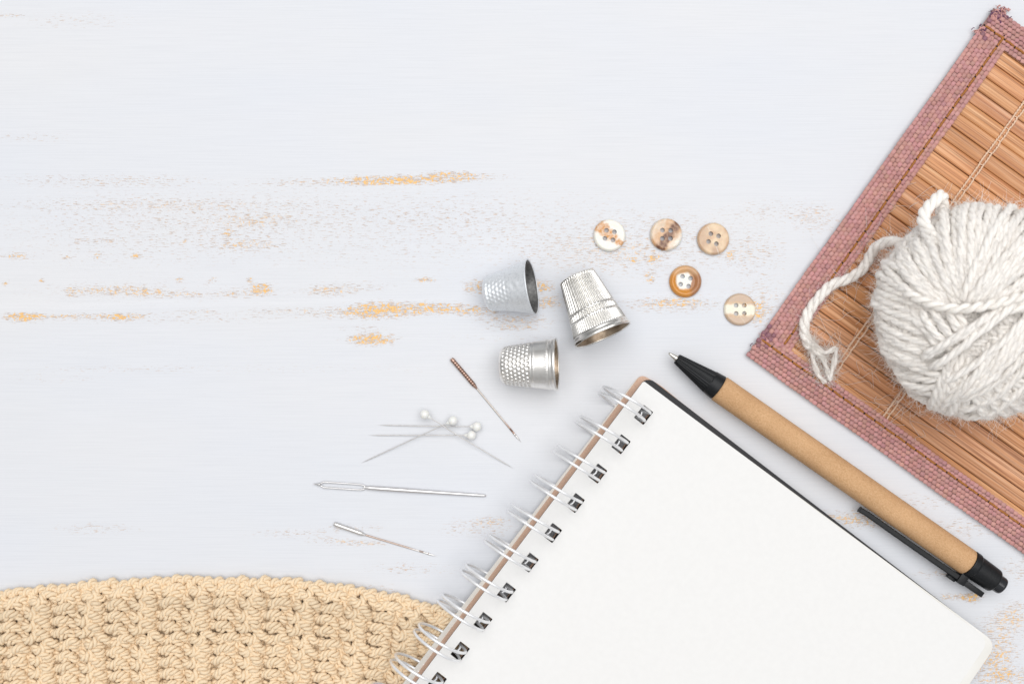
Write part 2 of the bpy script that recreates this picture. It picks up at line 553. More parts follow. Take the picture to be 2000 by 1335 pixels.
def build_mat():
    root = thing('placemat', 'slatted bamboo placemat bound with dusty pink woven tape, lying under the wool ball', 'placemat', MAT_O, rot=(0, 0, -MA))
    # ---- slats
    m, nt, b = new_mat('bamboo')
    b.inputs['Roughness'].default_value = 0.42
    b.inputs['Specular IOR Level'].default_value = 0.4
    tint = attr(nt, 'tint').outputs['Color']
    g1 = noise_tex(nt, (16, 1700, 40), 4, 0.65)
    g2 = noise_tex(nt, (24, 700, 40), 3, 0.6)
    g3 = noise_tex(nt, (18, 4200, 40), 2, 0.6)
    c = ramp(nt, g2, [(0.30, (0.52, 0.225, 0.085)), (0.47, (0.66, 0.325, 0.145)), (0.56, (0.73, 0.40, 0.21)), (0.70, (0.80, 0.50, 0.30))])
    c = mixc(nt, 1.0, c, ramp(nt, g1, [(0.37, (0.44, 0.34, 0.26)), (0.50, (0.97, 0.96, 0.95)), (0.7, (1.0, 1.0, 1.0))]), 'MULTIPLY')
    c = mixc(nt, mathn(nt, 'MULTIPLY', mathn(nt, 'SUBTRACT', g3, 0.60), 3.0, clamp=True), c, (0.78, 0.50, 0.29))
    g5 = noise_tex(nt, (4, 3600, 40), 2, 0.5)
    c = mixc(nt, mathn(nt, 'MULTIPLY', mathn(nt, 'MULTIPLY', mathn(nt, 'SUBTRACT', g5, 0.575), 14.0, clamp=True), 0.6), c, (0.40, 0.17, 0.07))
    g4 = noise_tex(nt, (10, 1250, 40), 2, 0.5)
    c = mixc(nt, mathn(nt, 'MULTIPLY', mathn(nt, 'MULTIPLY', mathn(nt, 'SUBTRACT', g4, 0.54), 9.0, clamp=True), 0.7), c, (0.44, 0.18, 0.075))
    c = mixc(nt, 1.0, c, tint, 'MULTIPLY')
    nt.links.new(c, b.inputs['Base Color'])
    bump(nt, b, g1, 0.35, 0.00012)
    mb = MB()
    bpos = 40.0
    slat_edges = []
    while bpos < MAT_W - 40:
        w = random.uniform(27.5, 32.0)
        na, nb = 50, 15
        aa = np.linspace(46, MAT_LEN - 46, na)
        gap = random.uniform(0.55, 1.05)
        t = np.linspace(-1, 1, nb)
        wob = random.uniform(-0.5, 0.5)
        z0 = 5.6 + random.uniform(-0.4, 0.5)
        prof = z0 + 0.8 * (1 - np.abs(t) ** 12) - 1.0 * (np.abs(t) > 0.99)
        yy = bpos + w / 2 + t * (w / 2 - gap)
        V = np.zeros((na, nb, 3))
        V[..., 0] = aa[:, None]
        V[..., 1] = yy[None, :] + wob * np.sin(aa[:, None] * 0.006 + bpos)
        V[..., 2] = prof[None, :] + 0.35 * np.sin(aa[:, None] * 0.011 + bpos * 3)
        k = random.uniform(0.86, 1.08)
        colr = (k, k * random.uniform(0.94, 1.0), k * random.uniform(0.88, 1.0))
        mb.grid(V, col=colr, flip=False)
        Vs = np.stack([V[:, 0], V[:, 0] * [1, 1, 0] + [0, 0, 1.0]], 1)
        mb.grid(Vs, col=colr)
        Vs = np.stack([V[:, -1], V[:, -1] * [1, 1, 0] + [0, 0, 1.0]], 1)
        mb.grid(Vs, col=colr, flip=True)
        slat_edges.append((bpos, bpos + w))
        bpos += w
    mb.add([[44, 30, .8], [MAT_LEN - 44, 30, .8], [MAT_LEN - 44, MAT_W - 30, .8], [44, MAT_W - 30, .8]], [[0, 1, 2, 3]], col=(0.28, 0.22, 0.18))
    mb.build('slat_panel', m, root, tint=True)
    # ---- binding threads crossing the slats
    th = simple('tan_thread', (0.88, 0.66, 0.50), (0.80, 0.56, 0.39), rough=0.7, scale=(5000, 5000, 5000), bmp=0.4)
    for a0 in (157, 290, 722, 855):
        mb = MB()
        for off in (-4.2, 4.2):
            pts = []
            for b0, b1 in slat_edges:
                sw = random.uniform(-.7, .7)
                pts += [(a0 + off * 0.9, b0, 6.6), (a0 + off + sw, b0 + 5, 8.3), (a0 + off * 1.05 + sw, (b0 + b1) / 2, 8.9), (a0 + off + sw, b1 - 5, 8.3)]
            twisted(mb, pts, 1.35, 0.9, 14, plies=2, sides=6, ds=2.2)
        for b0, b1 in slat_edges:
            mb.tube([[a0 - 5, b0 - 1.5, 5.5], [a0, b0, 7.2], [a0 + 5, b0 + 1.5, 5.5]], 1.0, 5)
        mb.build('binding_thread', th, root)
    # ---- woven tape edges
    tape = vcol_mat('pink_webbing', rough=0.48, spec=0.45, scale=(9000, 9000, 9000), amt=0.22, bmp=0.5, bdist=0.00003, sheen=0.25)
    thread = vcol_mat('brown_thread', rough=0.6, spec=0.3, scale=(6000, 6000, 6000), amt=0.3, bmp=0.4)
    base_c = np.array((0.57, 0.285, 0.255))

    def cushion(mb, x, y, z, lx, ly, hz, c, yaw=0.0, n=5):
        """one crossing of the weave: a plump rounded tile"""
        u = np.linspace(-1, 1, n)
        U, W = np.meshgrid(u, u, indexing='ij')
        sx = np.sign(U) * np.abs(U) ** 0.7
        sy = np.sign(W) * np.abs(W) ** 0.7
        k = np.sqrt(np.clip(1 - 0.30 * W ** 2, 0, 1))
        k2 = np.sqrt(np.clip(1 - 0.22 * U ** 2, 0, 1))
        zz = np.sqrt(np.clip((1 - U ** 2 * .92) * (1 - W ** 2 * .92), 0, 1))
        px, py = sx * k * lx / 2, sy * k2 * ly / 2
        V = np.stack([x + px * math.cos(yaw) - py * math.sin(yaw), y + px * math.sin(yaw) + py * math.cos(yaw), z + hz * (zz - 0.3)], -1)
        mb.grid(V, col=c)

    def webbing(name, along, u0, u1, width, stitch_at, seed, fray=(), flip_fold=False):
        """along='a' or 'b'; u runs along the tape, w across it from the outer edge"""
        rr = random.Random(seed)
        mb = MB()

        def loc(u, w):
            return (u, w) if along == 'a' else (w, u)
        # body under the weave, its colour darkened as painted shade in the crevices
        nu, nw = 60, 14
        uu, ww = np.linspace(u0, u1, nu), np.linspace(1.2, width, nw)
        V = np.zeros((nu, nw, 3))
        for i, u in enumerate(uu):
            for j, w in enumerate(ww):
                x, y = loc(u, w)
                V[i, j] = (x, y, zprof(w, width) - 1.6)
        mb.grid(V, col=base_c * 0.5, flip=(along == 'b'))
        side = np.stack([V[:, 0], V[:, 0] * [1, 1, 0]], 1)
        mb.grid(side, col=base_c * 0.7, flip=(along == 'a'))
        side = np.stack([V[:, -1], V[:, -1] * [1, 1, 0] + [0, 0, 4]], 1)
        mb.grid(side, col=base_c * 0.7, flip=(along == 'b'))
        lu, lw = (9.7, 8.0) if along == 'b' else (9.4, 7.7)
        nrow = int(width / (lw * 0.98))
        for j in range(nrow):
            w = 3.4 + j * (width - 6) / (nrow - 1)
            edge = j in (0, nrow - 1)
            near = abs(w - stitch_at)
            n = int((u1 - u0) / lu)
            for i in range(n):
                u = u0 + (i + 0.5 * (j % 2) + 0.25) * lu + rr.uniform(-.5, .5)
                if u > u1:
                    continue
                x, y = loc(u, w + rr.uniform(-.35, .35) + 0.6 * math.sin(u * 0.02 + seed))
                z = zprof(w, width) - 2.2 * math.exp(-(near / 3.0) ** 2)
                k = rr.uniform(0.84, 1.12)
                c = base_c * k * np.array((1, rr.uniform(0.94, 1.06), rr.uniform(0.95, 1.1)))
                for fx, fy, fr in fray:          # singed purple where the tape was cut
                    dd = math.hypot(x - fx, y - fy)
                    if dd < fr and rr.random() < 1.1 - dd / fr:
                        c = c * 0.4 + np.array((0.13, 0.035, 0.10)) * 0.6
                ln, wd = lu * rr.uniform(.97, 1.08), lw * rr.uniform(1.0, 1.1)
                yaw = rr.uniform(-.12, .12) + (0.20 if along == 'a' else -0.06)
                if along == 'b':
                    cushion(mb, x, y, z, wd, ln, 2.7 if not edge else 2.1, c, yaw)
                else:
                    cushion(mb, x, y, z, ln * .97, wd, 2.7 if not edge else 2.2, c, yaw)
        o = mb.build(name, tape, root, tint=True)
        # stitching
        sb = MB()
        u = u0 + rr.uniform(4, 10)
        while u < u1 - 8:
            Ls = 24.5 + rr.uniform(-1, 1)
            zz = zprof(stitch_at, width)
            pts = []
            for f, dz in ((0.0, -2.5), (0.09, 0.3), (0.5, 1.4), (0.9, 0.3), (0.98, -2.5)):
                x, y = loc(u + Ls * f, stitch_at + rr.uniform(-.5, .5))
                pts.append((x, y, zz + dz))
            twisted(sb, pts, 1.75, 1.2, 9, plies=2, sides=6, ds=2, col=(0.52, 0.22, 0.06))
            x, y = loc(u + Ls * 0.995, stitch_at)
            lathe(sb, (x, y, zz + 0.2), (0, 0, 1), [(-2, 0.1), (-1.2, 1.9), (0, 2.3), (1.2, 1.9), (1.8, 0.1)], 10, col=(0.035, 0.022, 0.015), Zref=(1, 0, 0))
            u += Ls
        sb.build('stitching', thread, o, tint=True)
        # needle holes: small beads coloured dark to paint the shade inside the holes
        return o

    def zprof(w, width):
        return 11.5 - 5.5 * math.exp(-w / 2.6) - 2.6 * math.exp(-(width - w) / 2.5)

    webbing('edge_tape', 'b', 50, MAT_W - 50, 63, 47, 1, fray=((0, 54, 26), (12, MAT_W - 52, 20)))
    webbing('edge_tape', 'a', 0, MAT_LEN, 57, 42, 2, fray=((0, 52, 30), (4, 30, 16)))
    # top tape is laid mirrored: build it in its own frame
    for (yy, ang) in ((MAT_W, math.pi),):
        before = set(bpy.data.objects)
        o = webbing('edge_tape', 'a', 0, MAT_LEN, 57, 42, 3, fray=((MAT_LEN - 6, 8, 26), (MAT_LEN - 2, 50, 22)))
        o.location = (MAT_LEN * S, yy * S, 0)
        o.rotation_euler = (0, 0, ang)
    o = webbing('edge_tape', 'b', 50, MAT_W - 50, 63, 47, 4)
    o.location = (MAT_LEN * S, MAT_W * S, 0)
    o.rotation_euler = (0, 0, math.pi)
    # frayed thread ends at the cut corners
    rr = random.Random(5)
    corners = ((7, 50, 34, 9), (7, 24, 30, 14), (12, MAT_W - 14, 70, 15), (6, MAT_W - 52, 40, 12), (20, MAT_W - 2, 50, 14))
    fb = None
    for ci, (fx, fy, n, sp) in enumerate(corners):
        fb = MB() if ci in (0, 2) else fb
        for _ in range(n):
            x, y = fx + rr.gauss(0, sp * .35), fy + rr.gauss(0, sp * .5)
            a = rr.uniform(0, 6.28)
            l = rr.uniform(4, 10) if sp != 16 else rr.uniform(6, 16)
            z = rr.uniform(4, 12)
            dark = rr.random() < (0.5 if sp < 14 else 0.25)
            c = np.array((0.13, 0.035, 0.10)) if dark else base_c * rr.uniform(.9, 1.35)
            pts = catmull([(x, y, z), (x + math.cos(a) * l * .5, y + math.sin(a) * l * .5, z + rr.uniform(0, 3)),
                           (x + math.cos(a + .7) * l, y + math.sin(a + .7) * l, z + rr.uniform(-3, 2))], 2.5)
            fb.tube(pts, rr.choice((0.5, 0.8, 1.6)), 5, col=c)
        if ci in (1, 4):
            fb.build('frayed_end', tape, root, tint=True)


build_mat()


# ================================================================== CROCHETED SWATCH
def build_knit():
    xt = [-700, -400, -200, 0, 100, 200, 300, 400, 500, 600, 700, 800, 900, 1000, 1100, 1300]
    yt = [1290, 1220, 1185, 1160, 1147, 1138, 1133, 1131, 1131, 1137, 1150, 1172, 1206, 1246, 1290, 1390]

    def top(x):
        return float(np.interp(x, xt, yt)) if True else 0

    xs_f = np.linspace(-700, 1300, 400)
    ys_f = np.interp(xs_f, xt, yt)
    ker = np.ones(25) / 25
    ys_f = np.convolve(np.pad(ys_f, 12, mode='edge'), ker, 'valid')

    def topy(x):
        return float(np.interp(x, xs_f, ys_f))

    def slope(x):
        return (topy(x + 20) - topy(x - 20)) / 40

    mat = vcol_mat('cotton_yarn', rough=0.85, spec=0.15, scale=(2600, 2600, 2600), amt=0.16, bmp=0.25, bdist=0.00005, sheen=0.15, sss=0.0)
    mb = MB()
    rr = random.Random(3)
    PX, PY = 52.0, 23.0
    base = np.array((0.90, 0.72, 0.50))
    Z0 = 8.0

    def W(x, d, z):
        # d = depth below the edge; columns lean with the edge
        xx = x - slope(x) * d * 0.55
        ed = sstep(-6, 26, d)
        py = topy(xx) + 7 + d
        # pressed flat where the notebook lies on it
        dist = (1255 - 447 * (py - 744) / 591.0 - xx) * 0.8
        z = z * (0.50 + 0.50 * sstep(16, 90, dist))
        p = P(xx, py, min(z, 22))
        return (p[0], p[1], max(z * (0.55 + 0.45 * ed), 4.5) + 0.0)

    def end_x(d):
        # the swatch carries on a little way under the notebook
        return 985 - d * 0.80

    nrows = 17
    for r in range(nrows):
        d0 = r * PY + 6
        xe = end_x(d0)
        x = -620 - (r % 2) * 3 + rr.uniform(-3, 3)
        pts = []
        k = 0
        while x < xe:
            j = lambda s=1.6: rr.uniform(-s, s)
            wide = rr.uniform(0.94, 1.06)
            zb = rr.uniform(-1.5, 2.0)
            if k % 2 == 0:
                seq = [(0, 4, 10), (5, 9, 15), (11, 6, 20), (19, 2, 24), (27, 1, 24), (33, 5, 17), (36, 13, 7),
                       (39, 17, 5), (42, 9, 7), (44, -3, 9), (46, -9, 6), (48, -4, 2), (50, 4, 3)]
            else:
                seq = [(0, 2, 12), (2, 9, 19), (7, 13, 23), (14, 11, 23), (18, 3, 19), (21, -3, 17), (26, -4, 21),
                       (32, -1, 24), (37, 2, 23), (41, 6, 16), (43, 13, 6), (46, 16, 2), (49, 8, 3)]
            for (sx, sy, sz) in seq:
                pts.append(W(x + sx * wide + j(1.7), d0 + sy * 0.95 + j(1.9), Z0 + sz + zb + j(1.2)))
            x += PX * wide
            k += 1
        kcol = rr.uniform(0.95, 1.04)
        twisted(mb, pts, 3.75, 4.75, 27, plies=3, sides=8, ds=2.4, col=base * kcol)
        # second strand of the row: lower loops that close the fabric
        pts = []
        x = -620 + 20
        while x < xe:
            j = lambda s=1.6: rr.uniform(-s, s)
            for (sx, sy, sz) in [(0, 12, 18), (6, 8, 22), (13, 14, 21), (18, 17, 12), (24, 9, 3), (29, 3, 3), (36, 8, 14), (43, 13, 22), (48, 10, 22)]:
                pts.append(W(x + sx + j(), d0 + sy + j(), Z0 + sz - 2 + j()))
            x += PX
        twisted(mb, pts, 3.6, 4.5, 27, plies=3, sides=7, ds=2.4, col=base * kcol * 0.99)
        # ground strand
        pts = []
        x = -620
        while x < xe:
            pts.append(W(x, d0 + 12 + rr.uniform(-4, 4), 8))
            pts.append(W(x + 13, d0 + 19 + rr.uniform(-3, 3), 7))
            x += 26
        twisted(mb, pts, 4.4, 4.0, 25, plies=3, sides=6, ds=3.5, col=base * 0.96)
        twisted(mb, [(q[0] + 9, q[1] + 11, q[2] - 1) for q in pts], 4.4, 4.0, 25, plies=3, sides=6, ds=3.5, col=base * 0.95)
    # finished top edge: chain of small slanting loops
    pts = []
    x = -620
    while x < end_x(0) - 5:
        b_ = rr.uniform(-4.5, 2.5)
        for (sx, sy, sz) in [(0, 3, 14), (6, -3, 20), (12, -6, 20), (17, -1, 15), (16, 6, 11), (20, 9, 13)]:
            pts.append(W(x + sx + rr.uniform(-1, 1), sy + b_ + rr.uniform(-1, 1), Z0 + sz * 0.9))
        x += 21 + rr.uniform(-2.5, 2.5)
    twisted(mb, pts, 3.7, 4.3, 26, plies=3, sides=8, ds=2.4, col=base * 1.01)
    # stray fibres
    allv = np.concatenate(mb.v)
    for _ in range(1500):
        p = allv[rng.integers(len(allv))]
        a = rng.uniform(0, 6.28)
        l = rng.uniform(4, 11)
        q = p + np.array([math.cos(a) * l * .5, math.sin(a) * l * .5, rng.uniform(0, 4)])
        s = q + np.array([math.cos(a + .8) * l * .5, math.sin(a + .8) * l * .5, rng.uniform(-2, 3)])
        mb.tube(np.array([p, q, s]), 0.28, 3, col=base * 1.05, caps=False)
    loc = P(420, 1290, 0)
    o = mb.build('crochet_swatch', mat, loc=loc, tint=True)
    tag(o, 'cream beige crocheted cotton swatch with a curved upper edge, tucked under the notebook', 'crochet fabric')


build_knit()


# ================================================================== NOTEBOOK
def boolean_cut(o, cutters):
    """cut the holes and keep the result as plain mesh"""
    me = bpy.data.meshes.new('cut')
    bm = bmesh.new()
    for c in cutters:
        t = bmesh.new()
        t.from_mesh(c)
        t.to_mesh(c)
        bm.from_mesh(c)
        t.free()
    bm.to_mesh(me)
    bm.free()
    co = bpy.data.objects.new('cut', me)
    COL.objects.link(co)
    co.parent = o.parent
    md = o.modifiers.new('holes', 'BOOLEAN')
    md.operation = 'DIFFERENCE'
    md.solver = 'EXACT'
    md.object = co
    bpy.context.view_layer.update()
    dg = bpy.context.evaluated_depsgraph_get()
    new = bpy.data.meshes.new_from_object(o.evaluated_get(dg))
    o.modifiers.clear()
    old = o.data
    o.data = new
    new.name = o.name
    bpy.data.objects.remove(co)
    bpy.data.meshes.remove(me)
    bpy.data.meshes.remove(old)


def rounded_poly(pts, radii, n=7):
    out = []
    m = len(pts)
    for i in range(m):
        p, a, b = np.array(pts[i], float), np.array(pts[i - 1], float), np.array(pts[(i + 1) % m], float)
        r = radii[i]
        if r <= 0:
            out.append(p)
            continue
        da, db = (a - p) / np.linalg.norm(a - p), (b - p) / np.linalg.norm(b - p)
        for t in np.linspace(0, 1, n):
            out.append((1 - t) ** 2 * (p + da * r) + 2 * t * (1 - t) * p + t ** 2 * (p + db * r))
    return np.array(out)


def prism(mb, poly, z0, z1, ztop=None, layers=1):
    poly = np.asarray(poly, float)
    area2 = np.sum(poly[:, 0] * np.roll(poly[:, 1], -1) - np.roll(poly[:, 0], -1) * poly[:, 1])
    if area2 < 0:
        poly = poly[::-1]
    n = len(poly)
    zs = np.linspace(z0, z1, layers + 1)
    V = np.zeros((layers + 1, n, 3))
    V[..., :2] = poly[None]
    V[..., 2] = zs[:, None]
    o = mb.grid(V, closed_v=True, flip=True)
    mb.ngon([o + i for i in reversed(range(n))])
    mb.ngon([o + layers * n + i for i in range(n)])


def build_notebook():
    ZP = 46.0                                     # height of the top sheet near the first hole
    tilt = 33.0 / 760.0                           # the far end rides up on the swatch
    h1, h10 = P(1256, 811, ZP), P(851, 1335, ZP + 33)
    s2 = (h10 - h1)[:2]
    L9 = np.linalg.norm(s2)
    s2 = s2 / L9
    pitch = L9 / 9.0
    n2 = np.array([-s2[1], s2[0]])                # into the page
    if n2[0] < 0:
        n2 = -n2
    sv = np.array([s2[0], s2[1], tilt])
    sv /= np.linalg.norm(sv)
    nv = np.array([n2[0], n2[1], 0.0])
    wv = np.cross(nv, sv)
    if wv[2] < 0:
        wv = -wv
    # local frame: x = into the page, y = opposite the spine direction, z = up
    O = np.array([h1[0], h1[1], 0.0])
    O[2] = 0.0
    yv = np.cross(wv, nv)                          # right handed
    sgn = 1.0 if np.dot(yv, sv) > 0 else -1.0      # local y runs sgn * spine
    M = Matrix(((nv[0], yv[0], wv[0]), (nv[1], yv[1], wv[1]), (nv[2], yv[2], wv[2])))
    root = thing('notebook', 'open wire bound notebook showing a blank white page, under the kraft pen', 'notebook', O, rot=M.to_euler())

    def to_local(px, py, z):
        """pixel seen on the plane local z = z -> local (x, y)"""
        cam_p = np.array([0, 0, H])
        far = P(px, py, 0.0)
        d = far - cam_p
        base = O + wv * z
        t = np.dot(base - cam_p, wv) / np.dot(d, wv)
        q = cam_p + d * t - O
        return np.array([np.dot(q, nv), np.dot(q, yv)])

    YS = sgn
    # ----- outlines measured on the photograph at their own heights
    zk, zb, zp = 8.0, 35.0, 42.0
    sheet = [to_local(1257, 744, zp), to_local(1938, 1243, zp), to_local(1938, 1243, zp) + np.array([0, 1.0]) * YS * 900, to_local(1264, 744, zp) + np.array([0, 1.0]) * YS * 960]
    d_edge = sheet[1] - sheet[0]
    bottom_dir = to_local(1898, 1335, zp) - to_local(1944, 1268, zp)
    bottom_dir /= np.linalg.norm(bottom_dir)
    spine_dir = to_local(808, 1335, zp) - to_local(1255, 744, zp)
    spine_dir /= np.linalg.norm(spine_dir)
    sheet[2] = sheet[1] + bottom_dir * 900
    sheet[3] = sheet[0] + spine_dir * 900
    blk = [to_local(1258, 745, zp - 1.2), to_local(1947, 1256, zp - 1.2)]
    blk += [blk[1] + bottom_dir * 895, blk[0] + spine_dir * 897]
    top_in = [to_local(1257, 743.5, zp), to_local(1932, 1250, zp)]
    top_in += [top_in[1] + bottom_dir * 890, top_in[0] + spine_dir * 898]
    black = [to_local(1262, 741, zb), to_local(1942, 1254, zb)]
    # strip is wide near the binding and vanishes at the far corner
    out = np.array([d_edge[1], -d_edge[0]]) / np.linalg.norm(d_edge)
    if np.dot(out, spine_dir) > 0:
        out = -out
    black[0] = black[0] + out * 6.5
    black += [black[1] + bottom_dir * 885, black[0] + spine_dir * 890]
    into = np.array([1.0, 0.0])
    def edge_pt(t, off, z):
        # t = 0 at the top corner, 1 at the lower frame edge; off = px outside the page edge
        x, y = 1255 + (808 - 1255) * t, 744 + (1335 - 744) * t
        return to_local(x - off * 0.798, y - off * 0.603, z)
    kd = edge_pt(1, 6.5, zk) - edge_pt(0, 10.5, zk)
    k0 = edge_pt(-0.012, 10.5, zk)
    kraft = [k0, to_local(1290, 752, zk) - spine_dir * 0, k0 + d_edge * 0.96 + spine_dir * 40, k0 + d_edge * 0.96 + spine_dir * 880, k0 + kd * 1.20]
    cd = edge_pt(1, 17.5, 4) - edge_pt(0, 12.5, 4)
    c0 = edge_pt(-0.006, 12.5, 4)
    cream = [c0, c0 + d_edge * 0.95 + spine_dir * 46, c0 + d_edge * 0.95 + spine_dir * 880, c0 + cd * 1.20]

    paper = simple('page_paper', (0.80, 0.797, 0.785), (0.785, 0.782, 0.77), rough=0.85, spec=0.15, scale=(500, 500, 500), detail=6, bmp=0.1, bdist=0.00004)
    blockm, nt, b = new_mat('page_edges')
    b.inputs['Roughness'].default_value = 0.8
    f = noise_tex(nt, (60, 60, 26000), 2, 0.5)
    nt.links.new(ramp(nt, f, [(0.35, (0.74, 0.725, 0.68)), (0.6, (0.81, 0.80, 0.775))]), b.inputs['Base Color'])
    bump(nt, b, f, 0.5, 0.00008)
    blackm = simple('black_board', (0.022, 0.022, 0.024), (0.035, 0.035, 0.037), rough=0.6, spec=0.3, scale=(5000, 5000, 5000))
    kraftm = simple('kraft_board', (0.74, 0.51, 0.385), (0.63, 0.41, 0.30), rough=0.85, spec=0.15, scale=(2600, 2600, 2600), detail=5, bmp=0.3, lo=.3, hi=.62)
    creamm = simple('cream_board', (0.80, 0.785, 0.735), (0.76, 0.74, 0.69), rough=0.7, spec=0.25)

    holes = [(0.0, YS * pitch * k) for k in range(13)]

    def cutter(dx, wx, wy, cham=0.0):
        res = []
        for (hx, hy) in holes:
            c = MB()
            jx, jy = random.uniform(-.7, .7), random.uniform(-.7, .7)
            poly = rounded_poly([(hx + dx - wx + jx, hy - wy + jy), (hx + dx + wx + jx, hy - wy + jy), (hx + dx + wx + jx, hy + wy + jy), (hx + dx - wx + jx, hy + wy + jy)], [1.5] * 4, 4)
            prism(c, poly, -40, 120)
            o = c.build('cut', paper)
            res.append(o.data)
            bpy.data.objects.remove(o)
        return res

    specs = [('cover_lining', cream, (9, 5, 10, 6), 2.0, 4.5, creamm, 0, 13, 17, 1),
             ('cover_board', kraft, (12, 14, 8, 10, 6), 4.7, 9.5, kraftm, -1, 12, 16.5, 1),
             ('backing_board', black, (16, 20, 14, 6), 10.0, 35.4, blackm, 0.5, 12.5, 16.6, 1),
             ('page_block', blk, (4, 26, 20, 4), 35.8, 41.4, blockm, 1.0, 12.0, 16.2, 1),
             ('top_page', top_in, (5, 24, 20, 4), 42.0, 42.8, paper, 0.0, 11.6, 15.6, 1)]
    for name, poly, rad, z0, z1, m, dx, wx, wy, lay in specs:
        mb = MB()
        prism(mb, rounded_poly(poly, rad, 9), z0, z1)
        o = mb.build(name, m, root, smooth=False)
        boolean_cut(o, cutter(dx, wx, wy))
    # ----- twin wire loops
    wire = simple('white_wire', (0.90, 0.91, 0.925), (0.87, 0.88, 0.90), rough=0.28, metal=0.35, spec=0.6, coat=0.2)
    d1 = to_local(1262, 803, 60) - to_local(1177, 752, 60)
    d1 = np.array([d1[0], d1[1], 0.0]) / np.linalg.norm(d1)
    lean = np.array([0.02, -YS * 0.035, 1.0])
    lean /= np.linalg.norm(lean)
    for k, (hx, hy) in enumerate(holes):
        mb = MB()
        lw = lean + np.array([random.uniform(-.02, .02), random.uniform(-.03, .03), 0])
        ends = []
        for off in (-9.0, 9.0):
            c0 = np.array([hx + 8, hy + off, 0]) - d1 * 52 + np.array([0, 0, 53.0])
            c0[1] += YS * 0.0
            th = np.linspace(math.radians(-62), math.radians(298), 90)
            conv = (1 - np.cos(th)) * 0.5
            pts = c0 + 50.5 * np.cos(th)[:, None] * d1 + 52.0 * np.sin(th)[:, None] * lw
            pts[:, 1] += -np.sign(off) * 1.8 * conv
            mb.tube(pts, 2.8, 10)
            i = np.argmin(np.abs(th - math.radians(-38)))
            ends.append(pts[i])
        a, b_ = ends
        mid = (a + b_) / 2
        mb.tube(catmull([a, a * .7 + b_ * .3 + d1 * 2.5, mid + d1 * 3, a * .3 + b_ * .7 + d1 * 2.5, b_], 1.5), 2.8, 8)
        mb.build('wire_loop', wire, root)


build_notebook()


